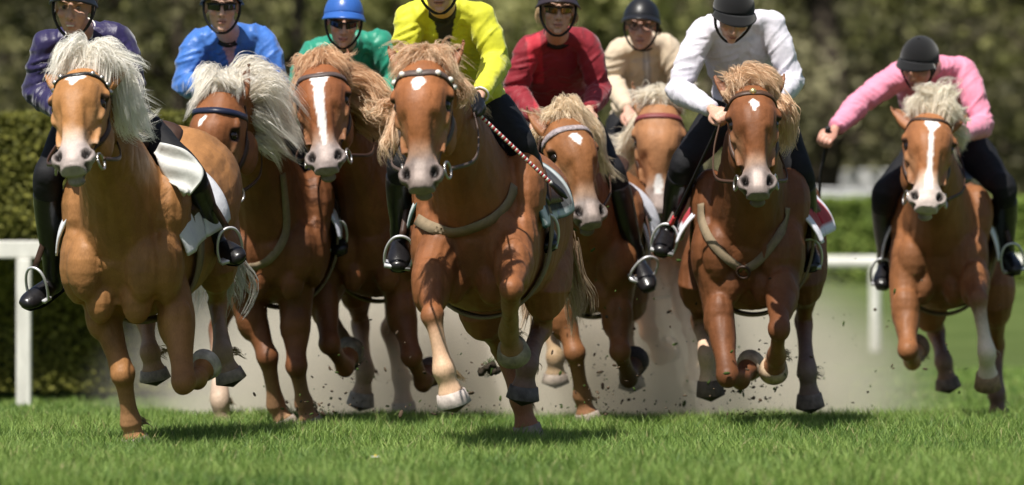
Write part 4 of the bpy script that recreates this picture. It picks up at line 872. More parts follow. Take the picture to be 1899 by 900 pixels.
RIDERS = [
 dict(label='rider in shiny dark purple silks grimacing under a black peaked helmet', look=(-6, 10, 4), head=(138, 12, .55), shR=(88, 82, .82), shL=(222, 70, .82), elR=(68, 168, .85), elL=(246, 158, .8), wrR=(122, 214, .62), wrL=(205, 200, .62),
  pel=(192, 220, 1.12), knR=(88, 330, .95), knL=(350, 318, .84), anR=(100, 510, 1.25), anL=(398, 440, 1.2), toR=(52, 542, 1.12), toL=(442, 468, 1.02), col=(.012, .006, .060), jmat=M_SATIN, helmet=dict(mat=M_SHELL, peak=.06, drop=.02), teeth=True, puff=.010, slk=1.06, wrinkle=1.4, jmat2=M_WHITEC),
 dict(label='rider in bright blue silks wearing wraparound sunglasses and a black helmet', look=(4, 4, 0), head=(411, 12, .55), shR=(362, 78, .82), shL=(490, 72, .82), elR=(344, 156, .8), elL=(512, 158, .8), wrR=(402, 165, .55), wrL=(478, 190, .55),
  pel=(440, 215, 1.25), knR=(400, 320, .95), knL=(572, 315, 1.0), anR=(420, 440, 1.25), anL=(604, 420, 1.2), toR=(400, 470, 1.05), toL=(630, 452, 1.0), col=(.045, .16, .52), jmat=M_SATIN, helmet=dict(mat=M_SHELL, peak=.05), specs='dark', puff=.011, slk=1.05, wrinkle=1.4, jfun=zipv((.55, .32, .38), .035, .18), skin=(.60, .37, .28)),
 dict(label='rider in emerald green silks crouching under a blue silk cap with dark goggles', look=(4, 16, 3), head=(637, 38, .5), shR=(585, 98, .80), shL=(702, 80, .85), elR=(552, 165, .8), elL=(742, 150, .85), wrR=(585, 210, .52), wrL=(690, 205, .52),
  pel=(682, 215, 1.30), knR=(592, 340, 1.0), knL=(765, 335, 1.0), anR=(578, 485, 1.25), anL=(785, 470, 1.25), toR=(570, 515, 1.08), toL=(800, 500, 1.08), col=(.012, .24, .15), jmat=M_SATIN, helmet=dict(mat=M_BLUES, peak=.05, drop=.02), specs='dark', puff=.014, slk=1.08, bulk=1.1, wrinkle=1.3, skin=(.62, .38, .28), jmat2=M_BLACKM),
 dict(label='rider in bright yellow zip shirt and black gloves gripping a striped whip', look=(2, 14, -4), head=(812, -34, .5), shR=(760, 28, .80), shL=(890, 30, .80), elR=(752, 112, .8), elL=(922, 112, .78), wrR=(775, 180, .52), wrL=(890, 178, .48), pnL=(.6, -.8, .5),
  pel=(868, 205, 1.22), knR=(745, 300, 1.0), knL=(968, 270, .95), anR=(742, 432, 1.25), anL=(1002, 402, 1.22), toR=(738, 492, 1.02), toL=(1014, 448, 1.0), col=(.62, .62, .035), jmat=M_STRETCH, helmet=dict(mat=M_VELVET, peak=.055), puff=.010, glove=True, wrinkle=1.2, jfun=zipv((.02, .017, .015), .05, .23), skin=(.58, .34, .25), cuffmat=M_WHITEC),
 dict(label='rider in dark red shirt wearing mirrored glasses with fair hair under helmet', look=(4, 6, 2), head=(1034, 17, .5), shR=(978, 88, .78), shL=(1088, 74, .78), elR=(954, 172, .8), elL=(1112, 168, .8), wrR=(995, 220, .55), wrL=(1092, 205, .55),
  pel=(1030, 220, 1.15), knR=(965, 320, .95), knL=(1134, 318, .78), anR=(985, 450, 1.25), anL=(1178, 470, .95), toR=(985, 480, 1.08), toL=(1200, 520, .78), col=(.22, .010, .020), jmat=M_STRETCH, helmet=dict(mat=M_BROWNS, peak=.07, drop=.022), specs='dark', jfun=red_fun, puff=.010, skin=(.60, .36, .26), hair=(.62, .45, .26), hairg=[[(-.075, .03, -.02), (-.085, -.03, 0), (-.075, -.09, .01)], [(.075, .03, -.02), (.085, -.04, -.02), (.07, -.085, -.02)]],
  lens=mat('mirror_lens', (.5, .22, .06), .12, .6, metal=.8, color2=(.03, .05, .03), nscale=25)),
 dict(label='rider in beige shirt with clear spectacles at the back between red and white riders', look=(-4, 10, 3), head=(1189, 46, .5), shR=(1148, 92, .80), shL=(1238, 84, .80), elR=(1134, 150, .85), elL=(1262, 150, .8), wrR=(1165, 205, .55), wrL=(1240, 200, .55),
  pel=(1192, 230, 1.15), knR=(1152, 310, .95), knL=(1282, 310, .95), anR=(1168, 430, 1.25), anL=(1292, 425, 1.25), toR=(1160, 462, 1.05), toL=(1298, 455, 1.05), col=(.60, .49, .36), jmat=M_CLOTH, helmet=dict(mat=M_SHELL, peak=.05), specs='clear', jfun=beige_fun, skin=(.58, .32, .24), hair=(.12, .06, .035), hairg=[[(.075, .0, -.05), (.085, -.03, -.05), (.07, -.06, -.06)]]),
 dict(label='rider in white long sleeved shirt bowing a black velvet helmet over the mane', look=(6, 40, 4), head=(1360, 26, .48), shR=(1302, 52, .85), shL=(1432, 44, .85), elR=(1258, 168, .8), elL=(1468, 150, .85), wrR=(1322, 204, .42), wrL=(1420, 205, .5), pnR=(0, -1, .3),
  pel=(1388, 205, 1.2), knR=(1268, 305, .95), knL=(1484, 320, 1.0), anR=(1242, 415, 1.22), anL=(1498, 440, 1.25), toR=(1226, 462, 1.0), toL=(1502, 492, 1.02), col=(.70, .68, .76), jmat=M_STRETCH, helmet=dict(mat=M_VELVET, peak=.055, drop=.022), puff=.010, skin=(.62, .36, .26), hair=(.05, .025, .015), hairg=[[(.06, -.02, -.07), (.06, -.06, -.05), (.05, -.09, -.03)]], rolled=False, jmat2=M_WHITEC),
 dict(label='rider in pale pink shirt leaning forward with one arm held out and a black whip', look=(-32, 30, 12), free=1, head=(1704, 118, .38), shR=(1668, 138, .75), shL=(1788, 128, .85), elR=(1596, 190, .62), elL=(1822, 232, .75), wrR=(1548, 240, .42), wrL=(1780, 250, .45), pnR=(-.2, -1, .2),
  pel=(1762, 270, 1.35), knR=(1640, 362, .90), knL=(1862, 350, .95), anR=(1642, 480, 1.22), anL=(1866, 462, 1.22), toR=(1634, 522, 1.02), toL=(1884, 492, 1.0), col=(.74, .26, .38), jmat=M_STRETCH, helmet=dict(mat=M_VELVET, peak=.055, drop=.024), puff=.011, slk=1.05, skin=(.52, .27, .2), bulk=1.1, jmat2=mat('pink_band', (.72, .26, .38), .7, .3)),
]
# ------------------------------------------------------------------ build horses, riders and tack
pick = range(len(HORSES))
for i in pick:
    h, r = HORSES[i], RIDERS[i]
    make_horse(h); make_rider(r, h)
    make_bridle(h, h['hands']); make_saddle(h, h['feet'])
def whip(h, pts, label, mats, rad=.0045, root_at=None):
    w = thing('riding_whip', pts[0], label, 'whip')
    return w
if 3 in pick:
    h = HORSES[3]
    px_strap(h, [(762, 392), (775, 408), (800, 422), (840, 430), (880, 420), (915, 402), (940, 375), (953, 345)], .050, 'breast_strap', M_WEB)
    D = 22.9; g = RIDERS[3]['grip']['L'][0]; e = P(1022, 340, D + .62); w = thing('riding_whip', g, 'thin whip banded red and white held across the leg of the rider in yellow', 'whip')
    n = 46
    for nm, m_, off in (('red_binding', mat('red_tape', (.45, .02, .03), .6, .3), 0), ('white_binding', mat('white_tape', (.8, .78, .74), .6, .3), 1)):
        mb = MB()
        for k_ in range(off, n, 2):
            a, b = g + (e - g) * (k_ / n), g + (e - g) * ((k_ + 1) / n); mb.tube([a, b], .0085, 8, 1)
        mb.make(nm, m_, w)
    d = nrm(e - g); MB().tube([g - d * .12, g - d * .06, g], [.011, .010, .010], 8).make('grip', M_BLACKL, w)
    MB().tube([e, e + d * .06, e + d * .10], [.012, .016, .006], 8).make('flap', M_BLACKL, w)
if 1 in pick:
    px_strap(HORSES[1], [(522, 322), (527, 370), (530, 420), (520, 455), (500, 480), (478, 492), (460, 495)], .040, 'breast_strap', M_WEB)
if 6 in pick:
    h = HORSES[6]
    px_strap(h, [(1302, 378), (1303, 410), (1318, 445), (1345, 478), (1378, 500)], .042, 'breast_strap', M_WEB)
    px_strap(h, [(1382, 500), (1410, 482), (1440, 445), (1455, 410), (1458, 385)], .042, 'breast_strap', M_WEB)
    p, q = px_pt(h, 1380, 502)
    if p is not None: torus(MB(), p + q * .02, q, .030, .007).make('breast_ring', M_LEATHER, h['root'])
    D = 25.5; g = RIDERS[6]['grip']['R'][0]; e = P(1240, 425, D + .78); w = thing('riding_whip', g, 'black whip with red tip held by the rider in white', 'whip')
    d = nrm(e - g); MB().tube([g - d * .10, g, g * .5 + e * .5 + np.array((0, -.01, 0)), e], [.010, .009, .006, .006], 8).make('shaft', M_BLACKM, w)
    MB().tube([e - d * .08, e - d * .03], [.010, .012], 8).make('red_binding', mat('coral_tape', (.6, .06, .07), .6, .3), w)
if 7 in pick:
    D = 28.0; g, s_ = RIDERS[7]['grip']['R']; e = P(1519, 385, D + .5); w = thing('riding_whip', g, 'black whip hanging from the outstretched fist of the rider in pink', 'whip')
    d = nrm(e - g); MB().tube([g - d * .07, g, g + d * .08, g * .5 + e * .5 + np.array((-.012, 0, 0)), e], [.016, .014, .012, .009, .007], 8).make('shaft', M_BLACKM, w)
if 0 in pick:      # loose saddle cloth flapping behind the leg of the purple rider
    h = HORSES[0]; cs = [(298, 266, .88), (345, 282, .80), (374, 305, .76), (374, 335, .75), (352, 360, .75)]; cl = [(285, 285, .90), (300, 318, .84), (316, 338, .80), (330, 352, .76), (342, 362, .74)]
    a, b = spline([P(x, y, 23.4 + d - .09) for x, y, d in cs], 5), spline([P(x, y, 23.4 + d - .09) for x, y, d in cl], 5)
    g = [[a[k_] * (1 - u) + b[k_] * u + np.array((.01, -.05, .02)) * math.sin(u * 7 + k_ * .5) * .35 for k_ in range(len(a))] for u in np.linspace(0, 1, 14)]
    m = MB().grid(g); o = mesh_obj('saddle_cloth', *m.arr(), mat('grey_white_cloth', (.55, .56, .54), .85, .2, nz=.12, nscale=16, bump=.4, bscale=20), h['root']); solid(o, .008, 0)
# ------------------------------------------------------------------ ground
def ground_z(x, y):
    y1_ = 28.0 + 2.6 * sstep(-1.5, -2.3, np.asarray(x, float)); z = -0.10 * sstep(y1_, y1_ + 1.8, y) + .10 * sstep(33, 40, y)
    z = z + 1.72 * sstep(54, 76, y) - 1.72 * sstep(78, 83, y)
    return z + .012 * np.sin(x * 1.7 + y * .9) * np.sin(y * 1.3 - x * .6)
ys = np.concatenate([[-40, 0, 10], np.linspace(18, 42, 97), np.arange(44, 92, 2.0), [95, 100, 120, 170, 260, 500, 1200]]); xs = np.concatenate([[-900, -300, -90, -40, -20, -12], np.linspace(-8, 8, 65), [12, 20, 40, 90, 300, 900]])
X, Y = np.meshgrid(xs, ys); Z = np.where((Y > 15) & (Y < 100), ground_z(X, Y) * np.where(np.abs(X) < 15, 1, np.where(Y > 45, 1, 0)), 0)
nx = len(xs); gv = np.column_stack([X.ravel(), Y.ravel(), Z.ravel()]); ii = (np.arange(len(ys) - 1)[:, None] * nx + np.arange(nx - 1)[None]).ravel()
M_TURF = mat('turf', (.062, .092, .024), .95, .1, color2=(.090, .122, .036), nscale=.9, bump=.8, bscale=26, bdist=.03)
tag(mesh_obj('ground', gv, np.column_stack([ii, ii + 1, ii + nx + 1, ii + nx]), M_TURF), kind='structure')

def blades(n, x0, x1, y0, y1, hmin, hmax, w, r, dens=None):
    x = r.uniform(x0, x1, n); y = r.uniform(y0, y1, n)
    half = 0.0955 * y + .25; keep = (np.abs(x) < half) | ((np.abs(x) < half + 1.6) & (r.random(n) < .5))
    pn = vnoise(np.column_stack([x, y, 0 * x]), 2.3); pn2 = vnoise(np.column_stack([x + 40, y, 0 * x]), 9)
    keep &= r.random(n) < .45 + .8 * pn2
    x, y, pn, pn2 = x[keep], y[keep], pn[keep], pn2[keep]; n = len(x)
    hgt = (hmin + (hmax - hmin) * r.random(n) ** 1.6) * (.65 + .5 * pn + .35 * pn2)
    a = r.uniform(0, 6.283, n); d = np.column_stack([np.cos(a), np.sin(a), 0 * a]); ln = hgt * r.uniform(.15, .75, n)
    b = r.uniform(0, 6.283, n); s_ = np.column_stack([np.cos(b), np.sin(b) * .5, 0 * b]) * (w * (.6 + .8 * r.random(n)))[:, None] * .5
    base = np.column_stack([x, y, ground_z(x, y) - .004])
    up = np.array([0, 0, 1.0])
    p1 = base + up * (hgt * .55)[:, None] + d * (ln * .28)[:, None]; p2 = base + up * (hgt * np.sqrt(np.clip(1 - (ln / hgt) ** 2 * .5, .3, 1)))[:, None] + d * ln[:, None]
    v = np.stack([base - s_, base + s_, p1 - s_ * .8, p1 + s_ * .8, p2 - s_ * .08, p2 + s_ * .08], 1).reshape(-1, 3)
    k_ = np.arange(n)[:, None] * 6; q = np.vstack([k_ + [0, 1, 3, 2], k_ + [2, 3, 5, 4]])
    g1, g2, g3, dry = np.array((.165, .27, .050)), np.array((.30, .41, .105)), np.array((.075, .155, .034)), np.array((.42, .38, .18))
    t = np.clip(r.normal(.5, .28, n) + (pn - .5) * .7, 0, 1)[:, None]; c = np.where(t < .5, g3 * (1 - 2 * t) + g1 * 2 * t, g1 * (2 - 2 * t) + g2 * (2 * t - 1))
    dm = r.random(n) < .035; c[dm] = dry
    return v, q, np.repeat(c, 6, 0)
r_ = np.random.default_rng(11); V, Q, C, nb_ = [], [], [], 0
for a in ((300000, -4.4, 4.4, 19.6, 25.0, .025, .085, .0048), (270000, -4.6, 4.6, 24.5, 29.9, .03, .09, .0052), (47000, -4.6, 4.6, 27.6, 29.0, .02, .08, .0055), (80000, -6, 6, 30.5, 44, .03, .06, .010)):
    v, q, c = blades(*a, r_); V.append(v); Q.append(q + nb_); C.append(c); nb_ += len(v)
M_GRASS = mat('grass_blade', attr=True, rough=.55, spec=.3, trans=.35)
tag(mesh_obj('grass', np.vstack(V), np.vstack(Q), M_GRASS, None, np.vstack(C), False), kind='stuff')
# small daisy in the turf
dz = P(696, 877, 21.5); dz[2] = ground_z(np.array([dz[0]]), np.array([21.5]))[0]
dr = thing('daisy', dz, 'tiny white daisy alone in the grass at the front', 'flower')
m = MB(); 
for k_ in range(12):
    a = k_ / 12 * 6.283; m.ell(dz + np.array((math.cos(a) * .012, math.sin(a) * .012, .062)), (.008, .004, .0015), np.array([[math.cos(a), math.sin(a), 0], [-math.sin(a), math.cos(a), 0], [0, 0, 1]]), 8, 5)
m.make('petals', M_WHITEC, dr); MB().ell(dz + np.array((0, 0, .064)), .006, None, 8, 6).make('centre', mat('yellow', (.6, .4, .03), .7), dr); MB().tube([dz, dz + np.array((.003, 0, .06))], .0015, 5).make('stem', M_TURF, dr)

# ------------------------------------------------------------------ rails, hedges
M_WPAINT = mat('white_paint', (.66, .65, .60), .6, .35, nz=.28, nscale=9, bump=.2, bscale=30, stretch=(1, 1, .3))
def bevel(o, w=.008):
    b = o.modifiers.new('bevel', 'BEVEL'); b.width = w; b.segments = 2; return o
def rail(D0, posts, x0, x1, y0, y1, hz, hz1, label, rot=0, tube=False, ph=.045):
    rt = thing('running_rail', (posts[0], D0, 0), label, 'rail')
    a, b = np.array((x0, y0, hz)), np.array((x1, y1, hz1)); m = MB(); d = nrm(b - a); u = np.array((0, 0, 1.0)); n_ = np.cross(d, u)
    if tube: m.tube([a, a * .5 + b * .5, b], .062, 14, 6, side=(0, 0, 1))
    else: m.box((a + b) / 2, (np.linalg.norm(b - a) / 2, .035, .055), np.array([d, n_, u]))
    ro = m.make('rail', M_WPAINT, rt, smooth=tube)
    if not tube: bevel(ro)
    for px in posts:
        t_ = (px - x0) / (x1 - x0); c = a * (1 - t_) + b * t_; m = MB()
        if tube: m.tube([(c[0], c[1], -.05), (c[0], c[1], c[2] * .5), (c[0], c[1], c[2] - .01)], .055, 14, 4, side=(1, 0, 0))
        else: m.box((c[0], c[1] + .001, (c[2] - .058) / 2 - .03), (.045, .05, (c[2] - .058) / 2 + .03), np.array([nrm(d + np.array((0, 0, 0))), n_, u]))
        po = m.make('post', M_WPAINT, rt, smooth=tube)
        if not tube: bevel(po)
xl = (45 - CX) * 34.7 / F
rail(34.7, [xl - 2.6, xl, xl + 2.6], xl - 3.4, xl + 2.9, 34.68, 34.68, CAMH - (463 - HY) * 34.7 / F, CAMH - (463 - HY) * 34.7 / F, 'white wooden running rail on square posts in front of the clipped hedge')
xr = (1621 - CX) * 53 / F
rail(53, [xr - 5, xr, xr + 5, xr + 10], xr - 6, xr + 12, 53.5, 51.5, CAMH - (488 - HY) * 53 / F, CAMH - (486 - HY) * 53 / F, 'white tubular running rail across the turf behind the rider in pink', tube=True)

def leaf_cloud(n, fn, size, cols, r, flat=.5):
    """n leaf quads; fn(n) gives centres and outward normals"""
    c, nr_ = fn(n); n = len(c); rv = r.normal(size=(n, 3)) * flat + nr_; rv /= np.linalg.norm(rv, axis=1, keepdims=True) + 1e-9
    t = np.cross(rv, r.normal(size=(n, 3))); t /= np.linalg.norm(t, axis=1, keepdims=True) + 1e-9; b = np.cross(rv, t); s_ = (size * (.6 + .8 * r.random(n)))[:, None]
    v = np.stack([c - t * s_ * .5, c + b * s_ * .32 + rv * s_ * .08, c + t * s_ * .5, c - b * s_ * .32 + rv * s_ * .08], 1).reshape(-1, 3)
    q = np.arange(n * 4).reshape(-1, 4); cols = np.array(cols); w = r.random(n)[:, None] * (len(cols) - 1); i = np.minimum(w.astype(int), len(cols) - 2)[:, 0]; f = w - i[:, None]
    cc = cols[i] * (1 - f) + cols[i + 1] * f; cc *= (.75 + .5 * vnoise(c, 1.3))[:, None]
    return v, q, np.repeat(cc, 4, 0)
M_LEAF = mat('leaf', attr=True, rough=.6, spec=.25, trans=.3)
M_CORE = mat('hedge_core', (.020, .026, .010), .95, .1, nz=.4, nscale=6, bump=.8, bscale=12, bdist=.05)
M_BARK = mat('bark', (.060, .048, .036), .9, .15, nz=.35, nscale=5, bump=.8, bscale=14, bdist=.04, stretch=(1, 1, .3))
def hedge(x0, x1, y0, y1, top, n, size, cols, label, r, rec=.50):
    rt = thing('hedge', ((x0 + x1) / 2, (y0 + y1) / 2, 0), label, 'hedge')
    m = MB(); gx = np.linspace(x0 + .06, x1 - .06, 40)
    m.box(((x0 + x1) / 2, (y0 + y1) / 2 + .25, top / 2 - .06), ((x1 - x0) / 2 - .09, (y1 - y0) / 2 - .30, top / 2 - .03)); m.box(((x0 + x1) / 2, (y0 + y1) / 2, top * .77 - .06), ((x1 - x0) / 2 - .11, (y1 - y0) / 2 - .09, top * .23 - .03)); m.make('branches', M_CORE, rt, smooth=False)
    def fn(k):
        w = r.random(k); c = np.empty((k, 3)); nn = np.zeros((k, 3)); L, W = x1 - x0, y1 - y0
        areas = np.array([L * top * 1.0, L * W, W * top, W * top, L * top * .35]); sel = r.choice(5, k, p=areas / areas.sum())
        X_ = r.uniform(x0, x1, k); Y_ = r.uniform(y0, y1, k); Z_ = r.uniform(0, top, k); dd = np.abs(r.normal(0, .05, k))
        bump = .10 * (vnoise(np.column_stack([X_, Y_, Z_]), 2.2) - .5)
        for s_, (a, col, val, no) in enumerate(((1, 1, y0, (0, -1, 0)), (1, 2, top, (0, 0, 1)), (1, 0, x0, (-1, 0, 0)), (1, 0, x1, (1, 0, 0)), (1, 1, y1, (0, 1, 0)))):
            mm = sel == s_; p = np.column_stack([X_, Y_, Z_])[mm]; sg = sum(no); p[:, col] = val - sg * dd[mm] + sg * bump[mm] + ((rec * (1 - sstep(.35, 1.15, p[:, 2]))) if s_ == 0 else 0); c[mm] = p; nn[mm] = np.array(no) * .6 + np.array((0, 0, .5))
        return c, nn
    v, q, cc = leaf_cloud(n, fn, size, cols, r)
    mesh_obj('foliage', v, q, M_LEAF, rt, cc, False)
r_ = np.random.default_rng(5)
hx1 = (520 - CX) * 36 / F
hedge(-4.6, hx1, 35.6, 37.6, 1.80, 170000, .034, [(.08, .085, .018), (.16, .165, .03), (.30, .29, .06)], 'clipped green hedge behind the white rail at the start of the straight', r_)

hedge(1.2, 12.0, 63, 64.6, 1.62, 70000, .065, [(.12, .19, .035), (.20, .28, .055), (.30, .37, .085)], 'low bright green hedge across the course behind the tubular rail', r_, .0)
# ------------------------------------------------------------------ parked vehicles far behind the hedge
M_VANW = mat('white_car_paint', (.72, .72, .72), .3, .5, coat=.3); M_GLASS = mat('car_glass', (.02, .025, .03), .08, .6); M_TYRE = mat('tyre', (.02, .02, .02), .8, .2)
def vehicle(x, y, L, W, H_, van, label, face=1):
    rt = thing('van' if van else 'parked_car', (x, y, 0), label, 'van' if van else 'car')
    prof = [(-.5, .16), (-.5, .62), (-.42, .97), (-.30, 1.0), (.40, 1.0), (.5, .94), (.5, .16)] if van else [(-.5, .2), (-.5, .52), (-.26, .60), (-.12, .98), (.28, 1.0), (.44, .66), (.5, .60), (.5, .2)]
    m = MB(); n = len(prof); ring = []
    for s, w in ((-1, .5), (-.92, .5), (.92, .5), (1, .5)):
        for px, pz in prof: ring.append((x + face * px * L, y + s * W / 2 * (.86 if pz > .8 and abs(s) > .95 else 1), pz * H_))
    v = np.array(ring); f = []
    for a in range(3):
        for b in range(n): f.append((a * n + b, a * n + (b + 1) % n, (a + 1) * n + (b + 1) % n, (a + 1) * n + b))
    f += [tuple(range(n)), tuple(range(4 * n - 1, 3 * n - 1, -1))]
    bevel(mesh_obj('body', v, f, M_VANW, rt, None, False), .05)
    ws = [(-.34, -.10)] if van else [(-.14, .06), (.08, .30)]
    for a, b in ws:
        for s in (-1, 1):
            c = np.array((x + face * (a + b) / 2 * L, y + s * (W / 2 + .004), H_ * (.74 if van else .78))); MB().box(c, ((b - a) / 2 * L, .006, H_ * (.11 if van else .12))).make('window', M_GLASS, rt, smooth=False)
    for a in (-.30, .30):
        for s in (-1, 1):
            c = np.array((x + face * a * L, y + s * (W / 2 - .1), .33)); m = MB(); m.loft([(c[0], c[1] - .11, c[2], .33, .33, .33), (c[0], c[1] + .11, c[2], .33, .33, .33)], (1, 0, 0), 20, 2)
            w = m.make('wheel', M_TYRE, rt); m = MB(); m.loft([(c[0], c[1] + s * .10 - .02, c[2], .2, .2, .2), (c[0], c[1] + s * .10 + .025, c[2], .19, .19, .19)], (1, 0, 0), 14, 2); m.make('rim', M_STEEL, w)
X_ = lambda px, D: (px - CX) * D / F
vehicle(X_(1640, 92) + .5, 92, 2.6 * 1.9, 1.9, 2.42, True, 'white van parked under the trees behind the rider in pink')
vehicle(X_(1590, 84.6), 84.6, 2.6, 1.7, 2.02, False, 'white car with low roof parked in front of the van behind the low hedge', -1)
vehicle(X_(1960, 92), 92, 5.0, 1.9, 2.38, True, 'white van at the right edge behind the low hedge')

# ------------------------------------------------------------------ trees
def tree(x, y, h, r0, seed, kind, label, lean=0.0, low=1.5, spread=3.0, nl=5200, size=.17):
    r = np.random.default_rng(seed); rt = thing('tree', (x, y, 0), label, 'tree', 'trees behind the course')
    m = MB(); base = np.array((x, y, -.1)); top = base + np.array((lean * h, r.normal(0, .3), h))
    tr = [base * (1 - f) + top * f + np.array((r.normal(0, .12), r.normal(0, .12), 0)) * (f > 0) for f in np.linspace(0, 1, 6)]
    m.loft([(*p, max(.05, r0 * (1.25 if i == 0 else 1 - .15 * i)), max(.05, r0 * (1 - .15 * i)), max(.05, r0 * (1 - .15 * i))) for i, p in enumerate(tr)], (1, 0, 0), 12, 4)
    cl = []
    for i in range(13):
        f = r.uniform(.2, .95); p = base * (1 - f) + top * f; a = r.uniform(0, 6.28); L = spread * r.uniform(.5, 1.1) * (1.1 - .5 * f)
        e = p + np.array((math.cos(a) * L, math.sin(a) * L * .8, r.uniform(-.1, .5) * L)); mid = p * .5 + e * .5 + np.array((0, 0, .2 * L))
        m.tube([p, mid, e], [r0 * .38, r0 * .22, .03], 7, 4); cl += [(e, .9), (mid, .7)]
        e2 = mid + np.array((r.normal() * .8, r.normal() * .8, r.uniform(-.6, .6))); m.tube([mid, mid * .5 + e2 * .5, e2], [r0 * .18, .04, .02], 6, 3); cl.append((e2, .7))
    m.make('trunk', M_BARK, rt)
    cen = np.array([c for c, _ in cl]); rad = np.array([q for _, q in cl]); pal = [[(.12, .13, .045), (.23, .235, .08), (.38, .37, .14)], [(.05, .05, .025), (.09, .085, .04), (.15, .14, .06)], [(.16, .15, .08), (.30, .28, .15), (.44, .41, .24)]][kind]
    def fn(k):
        i = r.integers(0, len(cen), k); o = r.normal(size=(k, 3)); o *= (r.random(k) ** .45 / np.linalg.norm(o, axis=1))[:, None]
        c = cen[i] + o * rad[i][:, None] * np.array((1.15, 1.15, .75)); ok = c[:, 2] > .25
        return c[ok], (o * .5 + np.array((0, 0, .6)))[ok]
    v, q, c = leaf_cloud(nl, fn, size, pal, r, .9); mesh_obj('crown', v, q, M_LEAF, rt, c, False)
SP = [('olive leaved', 0), ('dark leaved', 1), ('pale budding', 2)]
tl_ = [(-60, 66, 7, .20, 1, 'dark leaved tree at the left edge above the clipped hedge'), (200, 74, 8, .24, 1, 'dark tree behind the riders in purple and blue'), (330, 70, 7, .14, 1, 'slim dark tree between the riders in purple and blue'),
 (555, 72, 7.5, .16, 0, 'olive tree between the riders in blue and green'), (760, 84, 8, .22, 0, 'olive tree behind the rider in yellow'), (950, 88, 8, .17, 2, 'pale budding tree between the riders in yellow and red'),
 (1130, 80, 8, .2, 0, 'olive tree between the riders in red and beige'), (1290, 86, 8, .15, 2, 'pale budding tree behind the rider in white'), (1545, 87, 9, .36, 1, 'old tree with thick dark trunk between the riders in white and pink'),
 (1500, 95, 8, .16, 2, 'pale budding tree beside the thick dark trunk'), (1680, 100, 8, .2, 0, 'olive tree directly behind the rider in pink'), (1830, 88, 8, .22, 0, 'olive tree over the right shoulder of the rider in pink'), (1960, 84, 7, .18, 1, 'dark leaved tree at the right edge')]
for i, (px, D, h_, r0, kd, lb) in enumerate(tl_):
    tree(X_(px, D), D, h_, r0, 100 + i, kd, lb, lean=(.02 if i % 2 else -.03), spread=2.6)
# far wood that closes the view: one mass of leaves and stems
r = np.random.default_rng(21)
def fn(k):
    x = r.uniform(-42, 42, k); y = r.uniform(106, 120, k); z = r.uniform(0, 11, k); c = np.column_stack([x, y, z]); keep = vnoise(c, .55) + .25 * vnoise(c + 5, 1.6) > .50
    return c[keep], np.tile(np.array((0, -.3, .6)), (keep.sum(), 1))
v, q, c = leaf_cloud(200000, fn, .30, [(.11, .11, .045), (.25, .245, .095), (.46, .44, .20)], r, .9)
tag(mesh_obj('far_wood', v, q, M_LEAF, None, c, False), kind='stuff')
m = MB()
gx = np.linspace(-70, 70, 61); g = [[(x, 123 + .8 * math.sin(x * .8) + (0 if j < 6 else 1.5), z + .6 * math.sin(x * 1.1 + j)) for x in gx] for j, z in enumerate(np.linspace(-.5, 15, 9))]
m.grid(g); o = m.make('wooded_hill', mat('wood_floor', (.018, .020, .010), .95, .1, color2=(.05, .052, .022), nscale=1.6, bump=1, bscale=3, bdist=.3)); solid(o, 1.0, 0); tag(o, kind='structure')

# ------------------------------------------------------------------ kicked-up dust and turf
def dust(name, c, half, dens, col, nsc):
    mb = MB().ell(c, half, None, 28, 18); o = mb.make(name, None); tag(o, kind='stuff'); o.visible_shadow = True
    mt = bpy.data.materials.new(name); mt.use_nodes = True; nt = mt.node_tree; N, L = nt.nodes, nt.links; N.remove(N['Principled BSDF'])
    pv = N.new('ShaderNodeVolumePrincipled'); pv.inputs['Color'].default_value = (*col, 1); pv.inputs['Anisotropy'].default_value = .1
    tc = N.new('ShaderNodeTexCoord'); 
    sb = N.new('ShaderNodeVectorMath'); sb.operation = 'SUBTRACT'; sb.inputs[1].default_value = [float(x) for x in c]; L.new(tc.outputs['Object'], sb.inputs[0])
    dv = N.new('ShaderNodeVectorMath'); dv.operation = 'DIVIDE'; dv.inputs[1].default_value = [float(x) for x in half]; L.new(sb.outputs[0], dv.inputs[0])
    ln = N.new('ShaderNodeVectorMath'); ln.operation = 'LENGTH'; L.new(dv.outputs[0], ln.inputs[0])
    mr = N.new('ShaderNodeMapRange'); mr.interpolation_type = 'SMOOTHSTEP'; mr.inputs['From Min'].default_value = 1.0; mr.inputs['From Max'].default_value = .35; mr.inputs['To Min'].default_value = 0; mr.inputs['To Max'].default_value = 1; L.new(ln.outputs['Value'], mr.inputs[0])
    nz = N.new('ShaderNodeTexNoise'); nz.inputs['Scale'].default_value = nsc; nz.inputs['Detail'].default_value = 2; L.new(tc.outputs['Object'], nz.inputs['Vector'])
    m2 = N.new('ShaderNodeMapRange'); m2.inputs['From Min'].default_value = .3; m2.inputs['From Max'].default_value = .7; m2.inputs['To Min'].default_value = .12 * dens; m2.inputs['To Max'].default_value = 1.7 * dens; L.new(nz.outputs[0], m2.inputs[0])
    mu = N.new('ShaderNodeMath'); mu.operation = 'MULTIPLY'; L.new(mr.outputs[0], mu.inputs[0]); L.new(m2.outputs[0], mu.inputs[1]); L.new(mu.outputs[0], pv.inputs['Density'])
    L.new(pv.outputs[0], N['Material Output'].inputs['Volume']); o.data.materials.clear(); o.data.materials.append(mt); return o
cy.volume_step_rate = 3.0; cy.volume_max_steps = 64
if True:
    dust('dust', np.array((.05, 30.4, .05)), np.array((2.5, 2.9, 1.1)), 2.1, (.87, .81, .71), 2.2)
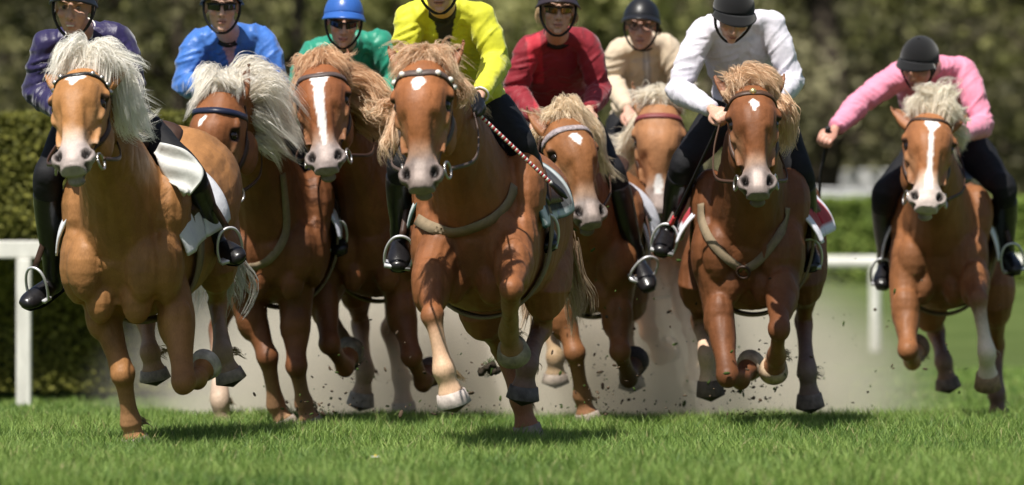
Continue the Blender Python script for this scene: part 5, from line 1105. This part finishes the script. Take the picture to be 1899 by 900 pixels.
r = np.random.default_rng(33); m = MB(); n = 620
spots = [(1130, 640, 27.2, 130, 110), (1400, 700, 26.5, 60, 60), (620, 690, 26.5, 90, 80), (1560, 640, 28, 120, 110), (860, 690, 26.5, 130, 70), (1100, 560, 27, 70, 120), (1350, 600, 27.2, 160, 100), (1135, 715, 27.0, 28, 40), (1392, 735, 27.0, 26, 40), (590, 762, 26.6, 34, 24), (1300, 755, 27.2, 120, 14), (900, 757, 26.6, 150, 14)]
for i in range(n):
    sx, sy, D, wx, wy = spots[i % len(spots)]; p = P(sx + r.normal() * wx, min(768, sy + r.normal() * wy * .7), D + r.normal() * .5); s_ = abs(r.normal()) * .0034 + .0015
    if p[2] < .02: continue
    a = nrm(r.normal(size=3)); b = nrm(np.cross(a, r.normal(size=3))); gr = r.random() < .35
    m.ell(p, (s_ * r.uniform(.8, 2.6), s_ * r.uniform(.6, 1.2), s_ * .7), np.array([a, b, np.cross(a, b)]), 6, 5, col=((.05, .08, .02) if gr else tuple(np.array((.085, .06, .04)) * r.uniform(.4, 1.5))))
tag(m.make('flying_dirt', mat('soil', attr=True, rough=.9, spec=.1), None, True), kind='stuff')
r = np.random.default_rng(8)
ct = thing('turf_clod', P(908, 683, 26.2), 'dark grassy clod of turf flying behind the lead horse', 'clod'); c = P(908, 683, 26.2); m = MB()
for k_ in range(9): m.ell(c + r.normal(size=3) * np.array((.022, .012, .012)), r.uniform(.012, .024), None, 8, 6, col=tuple(np.array((.04, .03, .02)) * r.uniform(.6, 1.3)))
v, q = remesh(m, .004); mesh_obj('soil', v + normals(v, q) * ((vnoise(v, 90) - .5) * .012)[:, None], q, mat('clod_soil', (.035, .028, .02), .95, .1, nz=.4, nscale=90), ct)
strands('grass_tuft', [dict(p=[c, c + np.array((x, 0, z)) * .5, c + np.array((x, .02, z))], n=26, r0=.012, r1=.02) for x, z in ((-.05, .01), (.04, .04), (-.02, -.04), (.02, .05))], M_HAIR, ct, (.03, .06, .015), (.08, .14, .03), w=.004, m=5, seed=4)
